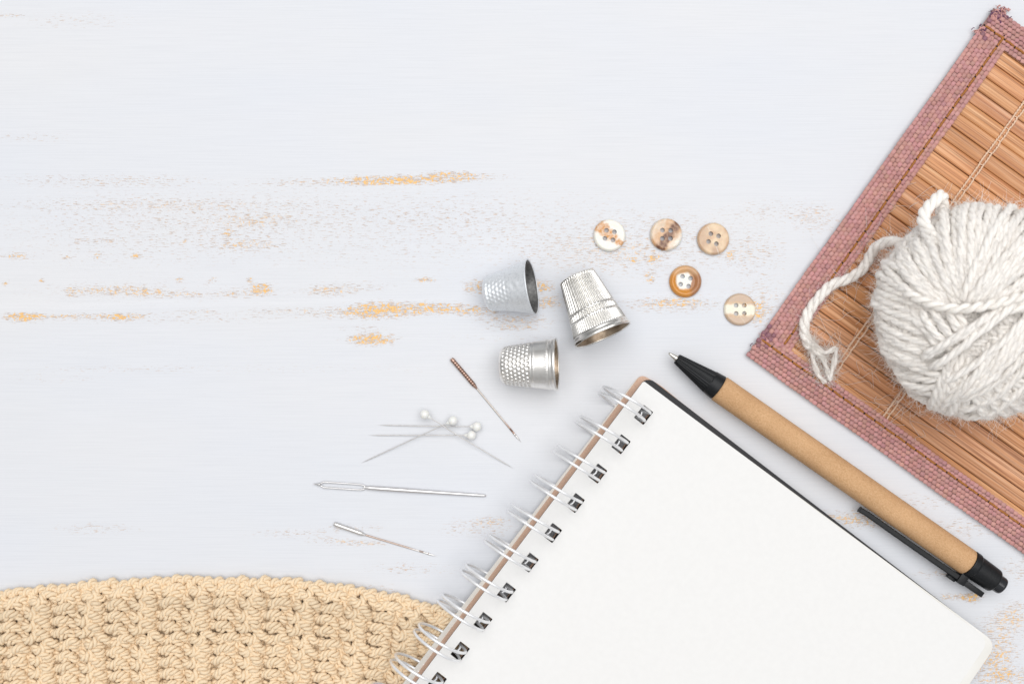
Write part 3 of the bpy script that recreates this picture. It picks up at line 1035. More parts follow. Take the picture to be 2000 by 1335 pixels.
# ================================================================== PEN
def build_pen():
    zc = 27.0
    A, B = P(1306, 689, zc), P(1958, 1144.5, zc)
    X = B - A
    Ltot = np.linalg.norm(X)
    X /= Ltot
    ang = math.atan2(X[1], X[0])
    root = thing('pen', 'retractable ballpoint pen with brown kraft barrel and black tip, beside the notebook', 'pen', (A[0], A[1], 0), rot=(0, 0, ang))
    O, XL = np.array([0, 0, zc]), np.array([1.0, 0, 0])
    blk = simple('black_plastic', (0.011, 0.012, 0.014), (0.007, 0.008, 0.009), rough=0.42, spec=0.28, scale=(1500, 1500, 1500), bmp=0.05)
    kraft, nt, b = new_mat('kraft_paper')
    b.inputs['Roughness'].default_value = 0.72
    b.inputs['Specular IOR Level'].default_value = 0.28
    f1 = noise_tex(nt, (1600, 2600, 2600), 5, 0.65)
    f2 = noise_tex(nt, (90, 160, 160), 3, 0.5)
    f3 = noise_tex(nt, (420, 5200, 5200), 3, 0.6, dist=2.5)
    c = ramp(nt, f1, [(0.3, (0.48, 0.28, 0.13)), (0.5, (0.62, 0.375, 0.195)), (0.72, (0.70, 0.46, 0.265))])
    c = mixc(nt, 1.0, c, ramp(nt, f2, [(0.3, (0.87, 0.85, 0.82)), (0.7, (1, 1, 1))]), 'MULTIPLY')
    c = mixc(nt, mathn(nt, 'MULTIPLY', mathn(nt, 'SUBTRACT', f3, 0.625), 6.0, clamp=True), c, (0.74, 0.58, 0.42))
    nt.links.new(c, b.inputs['Base Color'])
    bump(nt, b, f1, 0.2, 0.00005)
    steel = simple('nib_metal', (0.72, 0.69, 0.63), (0.62, 0.59, 0.53), rough=0.25, metal=1.0)
    # distances along the axis
    x_grip0, x_bar0, x_bar1 = 19.0, 117.0, 706.0
    # nib
    mb = MB()
    lathe(mb, O, XL, [(0, 0.05), (0.4, 1.6), (2.5, 2.4), (9, 4.0), (17, 5.6), (24, 6.0), (24, 0.1)], 24)
    mb.build('nib', steel, root)
    # grip: tapered nose with long recessed panels
    mb = MB()
    prof = dens([(x_grip0, 2.0), (x_grip0, 9.0), (x_grip0 + 1, 10.3), (x_grip0 + 4, 11.0), (x_bar0 - 22, 23.2), (x_bar0 - 3, 25.3), (x_bar0 - 0.5, 25.6), (x_bar0, 24.6), (x_bar0, 2)], 1.0)

    def panel(x, th, r):
        seg = 2 * math.pi / 5
        a = (th + 0.30) % seg - seg / 2
        wid = 0.36
        din = np.clip((wid - np.abs(a)) * np.maximum(r, 3), -50, 50)
        lon = np.minimum(x - (x_grip0 + 1.0), (x_bar0 - 20) - x)
        rim = np.minimum(din, lon)
        rec = -1.5 * sstep(0, 1.4, rim) + 0.7 * sstep(2.2, 4.5, rim)
        rib = -0.8 * np.exp(-((np.abs(a) - 0.50) * np.maximum(r, 3) / 1.0) ** 2) * sstep(0, 3, lon)
        return (rec + rib) * (r > 8)
    lathe(mb, O, XL, prof, 220, panel)
    mb.build('grip', blk, root)
    # paper barrel
    mb = MB()
    lathe(mb, O, XL, dens([(x_bar0, 23), (x_bar0 + .2, 25.6), (x_bar0 + 1.2, 26.4), (x_bar1 - 1, 26.4), (x_bar1, 25.8), (x_bar1, 23)], 6), 72)
    mb.build('barrel', kraft, root)
    # cap with its collar
    mb = MB()
    x1 = x_bar1
    lathe(mb, O, XL, dens([(x1 - .5, 20), (x1 - .5, 26.0), (x1 + .3, 27.0), (x1 + 12, 26.8), (x1 + 13.5, 25.2), (x1 + 50, 24.0), (x1 + 59, 23.4), (x1 + 61.5, 21.5), (x1 + 62, 10)], 1.5), 72)
    # the clip mount: a solid band standing off the lower left side
    o_ = mb.box((x1 - 3, -43.5, zc - 15), (x1 + 13, -18, zc + 11))
    mb.box((x1 + 13.2, -41, zc - 12), (x1 + 56, -30, zc + 6))
    mb.box((x1 - 19, -46.5, zc - 9), (x1 - 2, -40.5, zc + 2))
    mb.build('end_cap', blk, root, smooth=True, bevel=1.2)
    # clip
    mb = MB()
    n = 40
    t = np.linspace(0, 1, n)
    xx = x1 + 8 - t * 239
    yy = -34.6 - 0.6 * np.sin(t * 3.14) - 1.5 * sstep(.93, 1, t)
    hw = 5.6 - 0.5 * t
    zt, zb = zc + 8 - 6 * t, zc - 10 + 1 * t
    V = np.zeros((n, 8, 3))
    for i in range(n):
        a, w = yy[i], hw[i]
        V[i] = [(xx[i], a - w, zb[i] + 1.2), (xx[i], a - w + 1.2, zb[i]), (xx[i], a + w - 1.2, zb[i]), (xx[i], a + w, zb[i] + 1.2),
                (xx[i], a + w, zt[i] - 1.2), (xx[i], a + w - 1.2, zt[i]), (xx[i], a - w + 1.2, zt[i]), (xx[i], a - w, zt[i] - 1.2)]
    o_ = mb.grid(V, closed_v=True)
    mb.ngon([o_ + i for i in reversed(range(8))])
    mb.ngon([o_ + (n - 1) * 8 + i for i in range(8)])
    mb.build('clip', blk, root, smooth=False, bevel=0.9)
    # push button
    mb = MB()
    gl = simple('glossy_black', (0.014, 0.016, 0.02), (0.012, 0.013, 0.016), rough=0.16, spec=0.6)
    lathe(mb, O, XL, dens([(x1 + 55, 17.3), (Ltot - 4, 17.3), (Ltot - 1, 16.4), (Ltot, 13.5), (Ltot + .6, 7), (Ltot + .7, .05)], 1.0), 56)
    mb.build('push_button', gl, root)


build_pen()


# ================================================================== THIMBLES
def cone_pose(narrow, wide, r_n, R_w):
    """a cone lying on its side: pixel centres of both ends -> origin at the narrow end, axis, length"""
    a, b = P(*narrow, r_n), P(*wide, R_w)
    d = (b - a)[:2]
    Lh = np.linalg.norm(d)
    d /= Lh
    al = math.atan2(R_w - r_n, Lh)
    ax = np.array([d[0] * math.cos(al), d[1] * math.cos(al), math.sin(al)])
    a[2] = r_n * math.cos(al) + 0.6
    return a, ax, Lh / math.cos(al)


def thimble(label, narrow, wide, r_n, R_w, disp, shell_m, inner_m, rim_w, dome, step=0.8, nth=400, flare=0.0, rim_r=2.2, bands=None, thick=2.6):
    O, X, L = cone_pose(narrow, wide, r_n, R_w)
    base = np.array([O[0] + X[0] * L / 2, O[1] + X[1] * L / 2, 0.0])
    root = thing('thimble', label, 'thimble', base, group='metal thimbles lying on their sides')
    Ob = O
    # outer shell from the middle of the closed end to the rim
    pr = [(0.0 - 1.5, 0.05), (-1.0, r_n * 0.55), (0.0, r_n * 0.80), (dome * 0.35, r_n * 0.93), (dome, r_n + (R_w - r_n) * dome / L)]
    xs = np.linspace(dome, L - rim_w, 14)[1:]
    for x in xs:
        t = x / L
        pr.append((x, r_n + (R_w - r_n) * t - 2.0 * math.sin(t * math.pi) * flare))
    pr = dens(pr, step)
    mb = MB()
    lathe(mb, Ob, X, pr, nth, lambda x, th, r: disp(x / L, th, r))
    mb.build('shell', shell_m, root, loc=base)
    # rolled rim
    re = pr[-1, 1]
    mb = MB()
    rim = [(L - rim_w - .2, re - 1.2), (L - rim_w, re + .1), (L - rim_w * .75, re + rim_r * .75), (L - rim_w * .45, R_w + rim_r * .75), (L - rim_w * .15, R_w + rim_r * .6), (L, R_w),
           (L - .3, R_w - 1.5), (L - 1.5, R_w - 2.2), (L - 3, R_w - 2.6)]
    lathe(mb, Ob, X, dens(rim, 0.7), 160)
    mb.build('rim', shell_m, root, loc=base)
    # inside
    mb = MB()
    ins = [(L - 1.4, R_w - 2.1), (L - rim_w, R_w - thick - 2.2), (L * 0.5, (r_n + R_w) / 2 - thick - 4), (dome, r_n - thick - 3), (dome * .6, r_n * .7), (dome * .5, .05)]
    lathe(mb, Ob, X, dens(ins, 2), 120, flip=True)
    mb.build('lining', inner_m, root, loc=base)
    return root


def metal(name, c1, c2, rough, scale, bmp=0.0, bd=0.00004, lo=.35, hi=.65, r2=None, metal_=1.0):
    m, nt, b = new_mat(name)
    b.inputs['Metallic'].default_value = metal_
    f = noise_tex(nt, scale, 5, 0.6)
    nt.links.new(ramp(nt, f, [(lo, c2), (hi, c1)]), b.inputs['Base Color'])
    r2 = r2 or rough * 1.3
    rr_ = ramp(nt, noise_tex(nt, tuple(s_ * .4 for s_ in scale), 4), [(0.3, (rough,) * 3), (0.7, (r2,) * 3)])
    nt.links.new(rr_, b.inputs['Roughness'])
    if bmp:
        bump(nt, b, f, bmp, bd)
    return m


zinc = metal('dull_zinc', (0.85, 0.88, 0.91), (0.68, 0.71, 0.745), 0.44, (1500, 1500, 1500), 0.3, 0.00008, lo=.25, hi=.5, r2=0.6, metal_=0.75)
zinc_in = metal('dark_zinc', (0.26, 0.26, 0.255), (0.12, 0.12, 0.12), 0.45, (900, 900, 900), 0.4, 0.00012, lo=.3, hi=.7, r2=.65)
silver = metal('bright_silver', (0.90, 0.885, 0.855), (0.84, 0.82, 0.785), 0.28, (900, 900, 900), 0.0, lo=.3, hi=.6)
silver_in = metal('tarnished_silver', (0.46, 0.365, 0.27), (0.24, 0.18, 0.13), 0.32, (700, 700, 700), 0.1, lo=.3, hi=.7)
ridged_m = metal('scuffed_silver', (0.84, 0.825, 0.79), (0.72, 0.70, 0.665), 0.24, (900, 900, 900), 0.0, 0.00004, lo=.28, hi=.5)


def disp_grey(t, th, r):
    # faint cast dimples, worn away
    x = t * 98
    row = np.floor(x / 8.0)
    fx = x / 8.0 - row - .5
    na = 27
    a = th / (2 * math.pi) * na + 0.5 * (row % 2)
    fa = a - np.floor(a) - .5
    d = np.sqrt((fx * 8) ** 2 + (fa * 2 * math.pi * r / na) ** 2)
    zone = sstep(0.06, 0.12, t) * sstep(0.66, 0.50, t)
    wob = 0.45 * np.sin(th * 7 + t * 17) * np.sin(th * 3 - t * 23) + 0.3 * np.sin(th * 13 + t * 40)
    return zone * (-0.9 * np.clip(1 - (d / 4.1) ** 2, 0, 1)) + 0.35 * wob * sstep(0.1, 0.3, t) * sstep(.95, .8, t)


def disp_dimple(t, th, r):
    x = t * 112
    p = 7.9
    x0 = 7.0
    row = np.floor((x - x0) / p)
    fx = (x - x0) / p - row - .5
    na = 31
    a = th / (2 * math.pi) * na + 0.5 * (row % 2)
    fa = a - np.floor(a) - .5
    d = np.sqrt((fx * p) ** 2 + (fa * 2 * math.pi * r / na) ** 2)
    on = (row >= 0) & (row < 7)
    dim = -1.9 * np.clip(1 - (d / 3.5) ** 2, 0, 1) ** .7 * on
    # beaded lines and the smooth band
    g = 0.35 * np.exp(-((x - 69) / 1.8) ** 2) * (0.7 + 0.3 * np.cos(th * 90)) - 0.25 * np.exp(-((x - 65.5) / 1.0) ** 2)
    g2 = 0.30 * np.exp(-((x - 95) / 2.4) ** 2) * (0.45 + 0.55 * np.cos(th * 96)) - 0.4 * np.exp(-((x - 98.6) / 0.9) ** 2)
    return dim + g + g2


def disp_ridge(t, th, r):
    x = t * 137
    z1 = sstep(4, 9, x) * sstep(79, 75, x)
    z2 = sstep(79, 82, x) * sstep(95, 92, x)
    z3 = sstep(96, 98, x) * sstep(122, 119, x)
    n1, n2, n3 = 40, 40, 74
    brk = 0.95 + 0.05 * np.clip(np.cos(x * 2 * math.pi / 13.5) * 2.2 + 1.2, 0, 1)
    f1 = -np.abs(np.cos(th * n1 / 2)) ** 4 * 2.8 * brk
    f2 = -np.abs(np.sin(th * n2 / 2)) ** 3 * 3.2
    f3 = -np.abs(np.cos(th * n3 / 2)) ** 2 * 1.6
    step = -1.0 * np.exp(-((x - 80.5) / 1.2) ** 2) - 1.0 * np.exp(-((x - 95.7) / 1.0) ** 2) - 1.2 * np.exp(-((x - 121.5) / 1.2) ** 2)
    return z1 * f1 + z2 * f2 + z3 * f3 + step


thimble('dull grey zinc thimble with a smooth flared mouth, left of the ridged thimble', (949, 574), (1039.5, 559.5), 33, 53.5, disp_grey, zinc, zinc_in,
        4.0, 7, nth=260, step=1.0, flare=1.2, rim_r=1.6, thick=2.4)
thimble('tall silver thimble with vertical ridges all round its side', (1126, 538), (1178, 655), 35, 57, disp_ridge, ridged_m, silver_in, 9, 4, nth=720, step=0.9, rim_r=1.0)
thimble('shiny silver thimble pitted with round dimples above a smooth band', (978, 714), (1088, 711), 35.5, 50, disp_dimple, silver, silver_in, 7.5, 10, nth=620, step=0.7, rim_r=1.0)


# ================================================================== BUTTONS
def button(label, px, py, hole_rot, hole_d, color_fn, rim=1.0, gloss=0.3):
    R, T = 31.5, 9.5
    c = P(px, py, 9)
    rings = np.concatenate([np.linspace(0, R * 0.93, 24), R * np.array([0.96, 0.985, 1.0])])
    nth = 96
    th = np.linspace(0, 2 * math.pi, nth, endpoint=False)

    def ztop(r):
        q = r / R
        return T * 0.80 + rim * (1.3 * np.exp(-((q - 0.80) / 0.10) ** 2) - 1.6 * sstep(0.70, 0.55, q)) - 5.5 * np.clip((q - 0.86) / 0.14, 0, 1) ** 2.2
    mb = MB()
    V = np.zeros((len(rings), nth, 3))
    V[..., 0] = rings[:, None] * np.cos(th)
    V[..., 1] = rings[:, None] * np.sin(th)
    V[..., 2] = ztop(rings)[:, None]
    V[0, :, :2] *= 0
    # lower half
    low = np.array([(R * 0.99, 2.4), (R * 0.93, 0.8), (R * 0.8, 0.2)])
    V2 = np.zeros((3, nth, 3))
    V2[..., 0] = low[:, 0][:, None] * np.cos(th)
    V2[..., 1] = low[:, 0][:, None] * np.sin(th)
    V2[..., 2] = low[:, 1][:, None]
    VV = np.concatenate([V[1:], V2])
    n = len(VV)
    o = mb.grid(VV, closed_v=True, flip=False)
    ctr = mb.add([[0, 0, ztop(np.array([0.0]))[0]]])
    mb.t.append(np.array([[ctr, o + i, o + (i + 1) % nth] for i in range(nth)]))
    mb.ngon([o + (n - 1) * nth + i for i in reversed(range(nth))])
    ob = mb.build('button', bpy.data.materials.get('horn') or vcol_mat('horn', rough=0.32, spec=0.45, scale=(1500, 1500, 1500), amt=0.06, coat=0.25, sss=0.3), loc=(0, 0, 0))
    cut = []
    for k in range(4):
        a = hole_rot + math.pi / 4 + k * math.pi / 2
        cm = MB()
        q = np.array([hole_d * math.cos(a), hole_d * math.sin(a)])
        poly = [(q[0] + 4.6 * math.cos(t), q[1] + 4.6 * math.sin(t)) for t in np.linspace(0, 2 * math.pi, 20, endpoint=False)]
        prism(cm, poly, -10, 40)
        co = cm.build('cut', ob.data.materials[0])
        cut.append(co.data)
        bpy.data.objects.remove(co)
    boolean_cut(ob, cut)
    me = ob.data
    ca = me.color_attributes.new('tint', 'FLOAT_COLOR', 'POINT')
    for i, v in enumerate(me.vertices):
        x, y = v.co.x / S, -v.co.y / S             # picture axes: y down
        cc = color_fn(x, y, math.hypot(x, y) / R)
        ca.data[i].color = (cc[0], cc[1], cc[2], 1)
    for p in me.polygons:
        p.use_smooth = True
    md = ob.modifiers.new('edges', 'EDGE_SPLIT')
    md.split_angle = math.radians(38)
    ob.location = (c[0] * S, c[1] * S, 0.0001)
    tag(ob, label, 'button', 'four hole horn buttons')


def lerp(a, b, t):
    t = min(max(t, 0), 1)
    return tuple(a[i] + (b[i] - a[i]) * t for i in range(3))


IV, AM, BR, TN, PK = (0.86, 0.84, 0.77), (0.63, 0.27, 0.045), (0.17, 0.068, 0.035), (0.68, 0.45, 0.26), (0.50, 0.32, 0.21)


def ss(a, b, x):
    t = min(max((x - a) / (b - a), 0), 1)
    return t * t * (3 - 2 * t)


def rough_n(x, y, f, s):
    return nz(x * f + s, y * f - s, s) + 0.5 * nz(x * f * 2.3, y * f * 2.3, s + 4)


def col1(x, y, q):      # ivory with an orange streak from upper left to lower right
    d = (y - x * 0.75) * 0.8 + rough_n(x, y, .11, 1) * 6
    u = x * .8 + y * .6
    w = 8 + 6 * ss(10, -20, u) - 1.5 * ss(5, 20, u)
    k = 1 - ss(w - 5, w + 3, abs(d + 2 - 2 * ss(-20, -5, u)))
    k *= 0.75 + 0.5 * rough_n(x, y, .2, 3)
    return lerp(IV, AM, k)


def col2(x, y, q):      # brown diagonal band from upper right to bottom
    d = (x + y * 0.75) * .8 - 6 + rough_n(x, y, .1, 7) * 5
    k = 1 - ss(5, 12, abs(d + 1))
    k2 = 1 - ss(12, 22, abs(d + 5))
    c = lerp(IV, TN, 0.6 + .4 * rough_n(x, y, .08, 2) - .6 * ss(5, 25, d))
    c = lerp(c, AM, k2 * .5)
    return lerp(c, BR, k * (0.85 + .5 * rough_n(x, y, .16, 5)))


def col3(x, y, q):      # tan with a greyer diagonal and cream right side
    d = y - x * 0.9
    c = lerp((0.80, 0.63, 0.43), (0.64, 0.43, 0.27), 0.5 + .9 * rough_n(x, y, .06, 11))
    k = 1 - ss(4, 14, abs((x * .5 - y * .9) * .0 + x + 3 - y * .25) + 3 * rough_n(x, y, .1, 2))
    k2 = ss(2, 24, -x - y * .2) * .7
    k3 = (1 - ss(3, 12, abs(x - 4))) * ss(8, 22, y)
    c = lerp(c, PK, max(k2, k3) * .8)
    scr = 1 - ss(.0, 1.3, abs(x + 9 + (y + 18) * -.35))
    scr = scr if y < -4 else (1 - ss(0, 1.2, abs(x - 7 - (y - 20) * .3))) * (y > 14)
    return lerp(c, (0.8, 0.74, 0.66), scr * .6)


def col4(x, y, q):      # brown glossy rim round an ivory middle
    e = math.hypot(x + 1, y + 1) + rough_n(x, y, .09, 21) * 2 - 2.5 * ss(0, 18, -x)
    k = ss(13.5, 18.5, e + 3.5 * ss(4, 14, x))
    right = ss(0, 14, x - y * .15)
    c = lerp(AM, (0.40, 0.18, 0.075), right)
    c = lerp(c, TN, .7 * ss(0, 14, -y - abs(x) * .3))
    return lerp(IV, c, k)


def col5(x, y, q):      # cream belt between two tan caps
    n = rough_n(x, y, .07, 31) * 3
    k = ss(7, 13, abs(y + 1.0 - x * 0.10 + n) - 4.0 * (y > 0) + 1)
    c = lerp((0.86, 0.80, 0.66), PK, k * .75)
    c = lerp(c, (0.66, 0.44, 0.24), ss(0, 1, 1 - abs(abs(y + n) - 13) / 4) * .6)
    scr = (1 - ss(0, 1.2, abs(x - 2 - (y - 16) * .7))) * (y > 10)
    return lerp(c, (0.8, 0.72, 0.62), scr * .5)


button('ivory button with a bright orange streak, farthest from the pink mat', 1191, 459, -0.18, 11.2, col1, rim=.3)
button('cream button crossed by a dark brown diagonal band', 1302, 457.5, -0.02, 11.2, col2, rim=.4)
button('plain tan button with pale scratches, third in the upper row', 1394, 466, -0.28, 11.2, col3, rim=.2)
button('ivory centred button with a glossy brown rim', 1339.5, 549, -0.24, 11.2, col4, rim=1.35)
button('tan button with a cream belt, nearest the pink mat', 1446, 604, 0.0, 11.2, col5, rim=.15)


# ================================================================== PINS
pearl = simple('pearl_white', (0.84, 0.84, 0.81), (0.80, 0.80, 0.77), rough=0.28, spec=0.5, coat=0.4, sss=0.15)
pin_steel = metal('pin_steel', (0.68, 0.66, 0.64), (0.58, 0.56, 0.54), 0.32, (800, 800, 800))


def pin(label, head, mids, tip, zh, zt=1.5, zm=None):
    h = P(*head, zh)
    root = thing('pearl_pin', label, 'pin', (h[0], h[1], 0), group='pearl headed pins crossing each other')
    base = np.array([h[0], h[1], 0])
    mb = MB()
    R = 9.2
    u = np.linspace(0.02, math.pi - 0.02, 20)
    lathe(mb, h, (0, 0, 1.0), np.stack([-R * np.cos(u), R * np.sin(u)], 1), 32, Zref=(1, 0, 0))
    o = mb.n
    t = P(*tip, zt)
    nxt = P(*mids[0], zh * .95) if mids else t
    d = (nxt - h) / np.linalg.norm(nxt - h)
    lathe(mb, h + d * 8.2, d, [(0, 4.2), (2.5, 3.6), (4.6, 2.4), (6.0, 1.4)], 16, Zref=(.1, .2, 1) if abs(d[2]) < .9 else (1, 0, 0))
    mb.build('head', pearl, root, loc=base)
    pts = [h + d * 9]
    n = len(mids)
    for i, m_ in enumerate(mids):
        f = (np.hypot(m_[0] - head[0], m_[1] - head[1])) / np.hypot(tip[0] - head[0], tip[1] - head[1])
        pts.append(P(*m_, zh + (zt - zh) * f))
    pts.append(t)
    c = catmull(pts, 6) if len(pts) > 2 else np.linspace(pts[0], pts[1], 40)
    s_ = np.linspace(0, 1, len(c))
    r = 0.88 * np.where(s_ > 0.90, np.clip((1.0 - s_) / 0.10, 0.06, 1), 1)
    mb = MB()
    mb.tube(c, r, 8)
    mb.build('shaft', pin_steel, root, loc=base)


pin('lower of two parallel pins pointing left, its pearl head touching another pearl', (920.6, 849.5), [], (720, 849.5), 9.7)
pin('upper of two parallel pins pointing left, pearl head nearest the notebook', (931.5, 832.8), [(840, 831.5)], (737.5, 829.5), 10.2)
pin('pearl pin pointing down left, its head in the middle of the pins', (884.5, 821), [], (705, 904), 14.5)
pin('bent pearl pin pointing down right, its head topmost of the pins', (829.5, 808.8), [(866, 831.5), (895, 850.5)], (1003.5, 914.5), 19.5)


# ================================================================== NEEDLES
steel_n = metal('needle_steel', (0.76, 0.75, 0.75), (0.68, 0.67, 0.67), 0.32, (600, 600, 600))
copper_n = vcol_mat('copper_tinted_steel', rough=0.36, spec=0.5, scale=(2000, 2000, 2000), amt=0.2, metal=0.95)


def machine_needle(label, a, b_, tip, colours, rib, rs, rb):
    """sewing machine needle: flat sided shank a->b, thin blade to tip; colours by distance"""
    A, B_, T = P(*a, rs), P(*b_, rb + .8), P(*tip, 1.4)
    base = np.array([(A[0] + T[0]) / 2, (A[1] + T[1]) / 2, 0])
    root = thing('sewing_needle', label, 'needle', base, group='sewing needles')
    d = (B_ - A)
    Ls = np.linalg.norm(d)
    c_sh, c_dark, c_bl, c_tip = [np.array(c) for c in colours]
    mb = MB()
    s = np.linspace(0, 1, 90)
    pts = A + s[:, None] * d
    r = rs * np.where(s < .04, .75 + s * 6, 1) * np.where(s > .86, 1 - (s - .86) / .14 * .62, 1)
    wv = 0.5 + 0.5 * np.sin(s * Ls * 2 * math.pi / 5.2)
    if rib:
        r = r * (1 - 0.10 * (1 - wv) * ((s > .1) & (s < .9)))
        col = c_sh[None] * (wv[:, None] > .45) + c_dark[None] * (wv[:, None] <= .45)
        col = np.where((s[:, None] > .06) & (s[:, None] < .92), col, c_sh[None])
        col = col * (0.9 + 0.2 * rng.random((90, 1)))
    else:
        col = np.repeat(c_sh[None], 90, 0)
    mb.tube(pts, r, 12, col=col)
    sh = mb.build('shank', copper_n, root, loc=base, tint=True)
    mb = MB()
    n = 100
    s = np.linspace(0, 1, n)
    d2 = T - B_
    side = np.array([-d2[1], d2[0], 0]) / np.linalg.norm(d2[:2])
    pts = B_ + s[:, None] * d2
    eye = np.exp(-((s - .86) / .05) ** 2)
    r = rb * np.where(s > .92, np.clip((1 - s) / .08, .05, 1), 1) * (1 + .22 * eye)
    k = ss
    col = np.array([c_bl * (1 - ss(.55, .75, v)) + c_sh * ss(.55, .75, v) for v in s])
    m2 = (s > .74) & (s < .80)
    col[m2] = c_dark
    col[(s > .84)] = c_tip
    col[(s > .86) & (s < .875)] = c_dark
    mb.tube(pts, r, 10, col=col)
    mb.build('blade', copper_n, root, loc=base, tint=True)
    return root


machine_needle('copper brown machine needle with a ribbed shank, beside the dimpled thimble', (881.5, 700), (931.5, 758.5), (1018, 863),
               [(0.50, 0.335, 0.27), (0.20, 0.115, 0.085), (0.66, 0.60, 0.55), (0.86, 0.84, 0.82)], True, 4.5, 1.65)
machine_needle('smooth silver machine needle with a slim copper toned blade, nearest the crocheted swatch', (652, 1022), (714, 1044), (855, 1086),
               [(0.80, 0.78, 0.76), (0.42, 0.33, 0.29), (0.60, 0.47, 0.40), (0.88, 0.87, 0.86)], False, 4.6, 1.6)


def tapestry_needle():
    a, b_ = P(612.5, 944.5, 4.5), P(950, 967.3, 2.8)
    base = np.array([(a[0] + b_[0]) / 2, (a[1] + b_[1]) / 2, 0])
    d = b_ - a
    L = np.linalg.norm(d)
    X = d / L
    Y = np.array([-X[1], X[0], 0])
    mb = MB()
    # ring round the long eye, then the shaft
    s = np.linspace(0, 1, 60)
    e0, e1 = 13.0, 99.0

    def hw(x):
        return 2.2 + 4.2 * sstep(0, 18, x) - 2.2 * sstep(80, 112, x) * .55
    for sg in (-1, 1):
        xs = np.linspace(e0 - 3, e1 + 6, 60)
        q = (xs - e0 + 3) / (e1 + 9 - e0)
        off = sg * (0.6 + (hw(xs) - 1.7) * np.clip(np.sin(np.clip(q, 0, 1) * math.pi) * 3.0, 0, 1))
        pts = a + xs[:, None] * X + off[:, None] * Y
        mb.tube(pts, np.full(60, 1.6), 8)
    xs = np.linspace(0, e0 + 1, 14)
    mb.tube(a + xs[:, None] * X, 1.2 + 2.5 * sstep(0, 12, xs), 10, squash=.7)
    xs = np.linspace(e1 - 1, L, 90)
    r = np.interp(xs, [e1 - 1, e1 + 8, e1 + 30, e1 + 80, L - 12, L - 3, L], [3.0, 4.0, 4.5, 4.4, 2.9, 2.6, 1.0])
    pts = a + xs[:, None] * X
    pts[:, 2] = r + .4
    mb.tube(pts, r, 14)
    o = mb.build('tapestry_needle', steel_n, loc=base)
    tag(o, 'long thick silver tapestry needle with a large open eye at its left end', 'needle', 'sewing needles')


tapestry_needle()


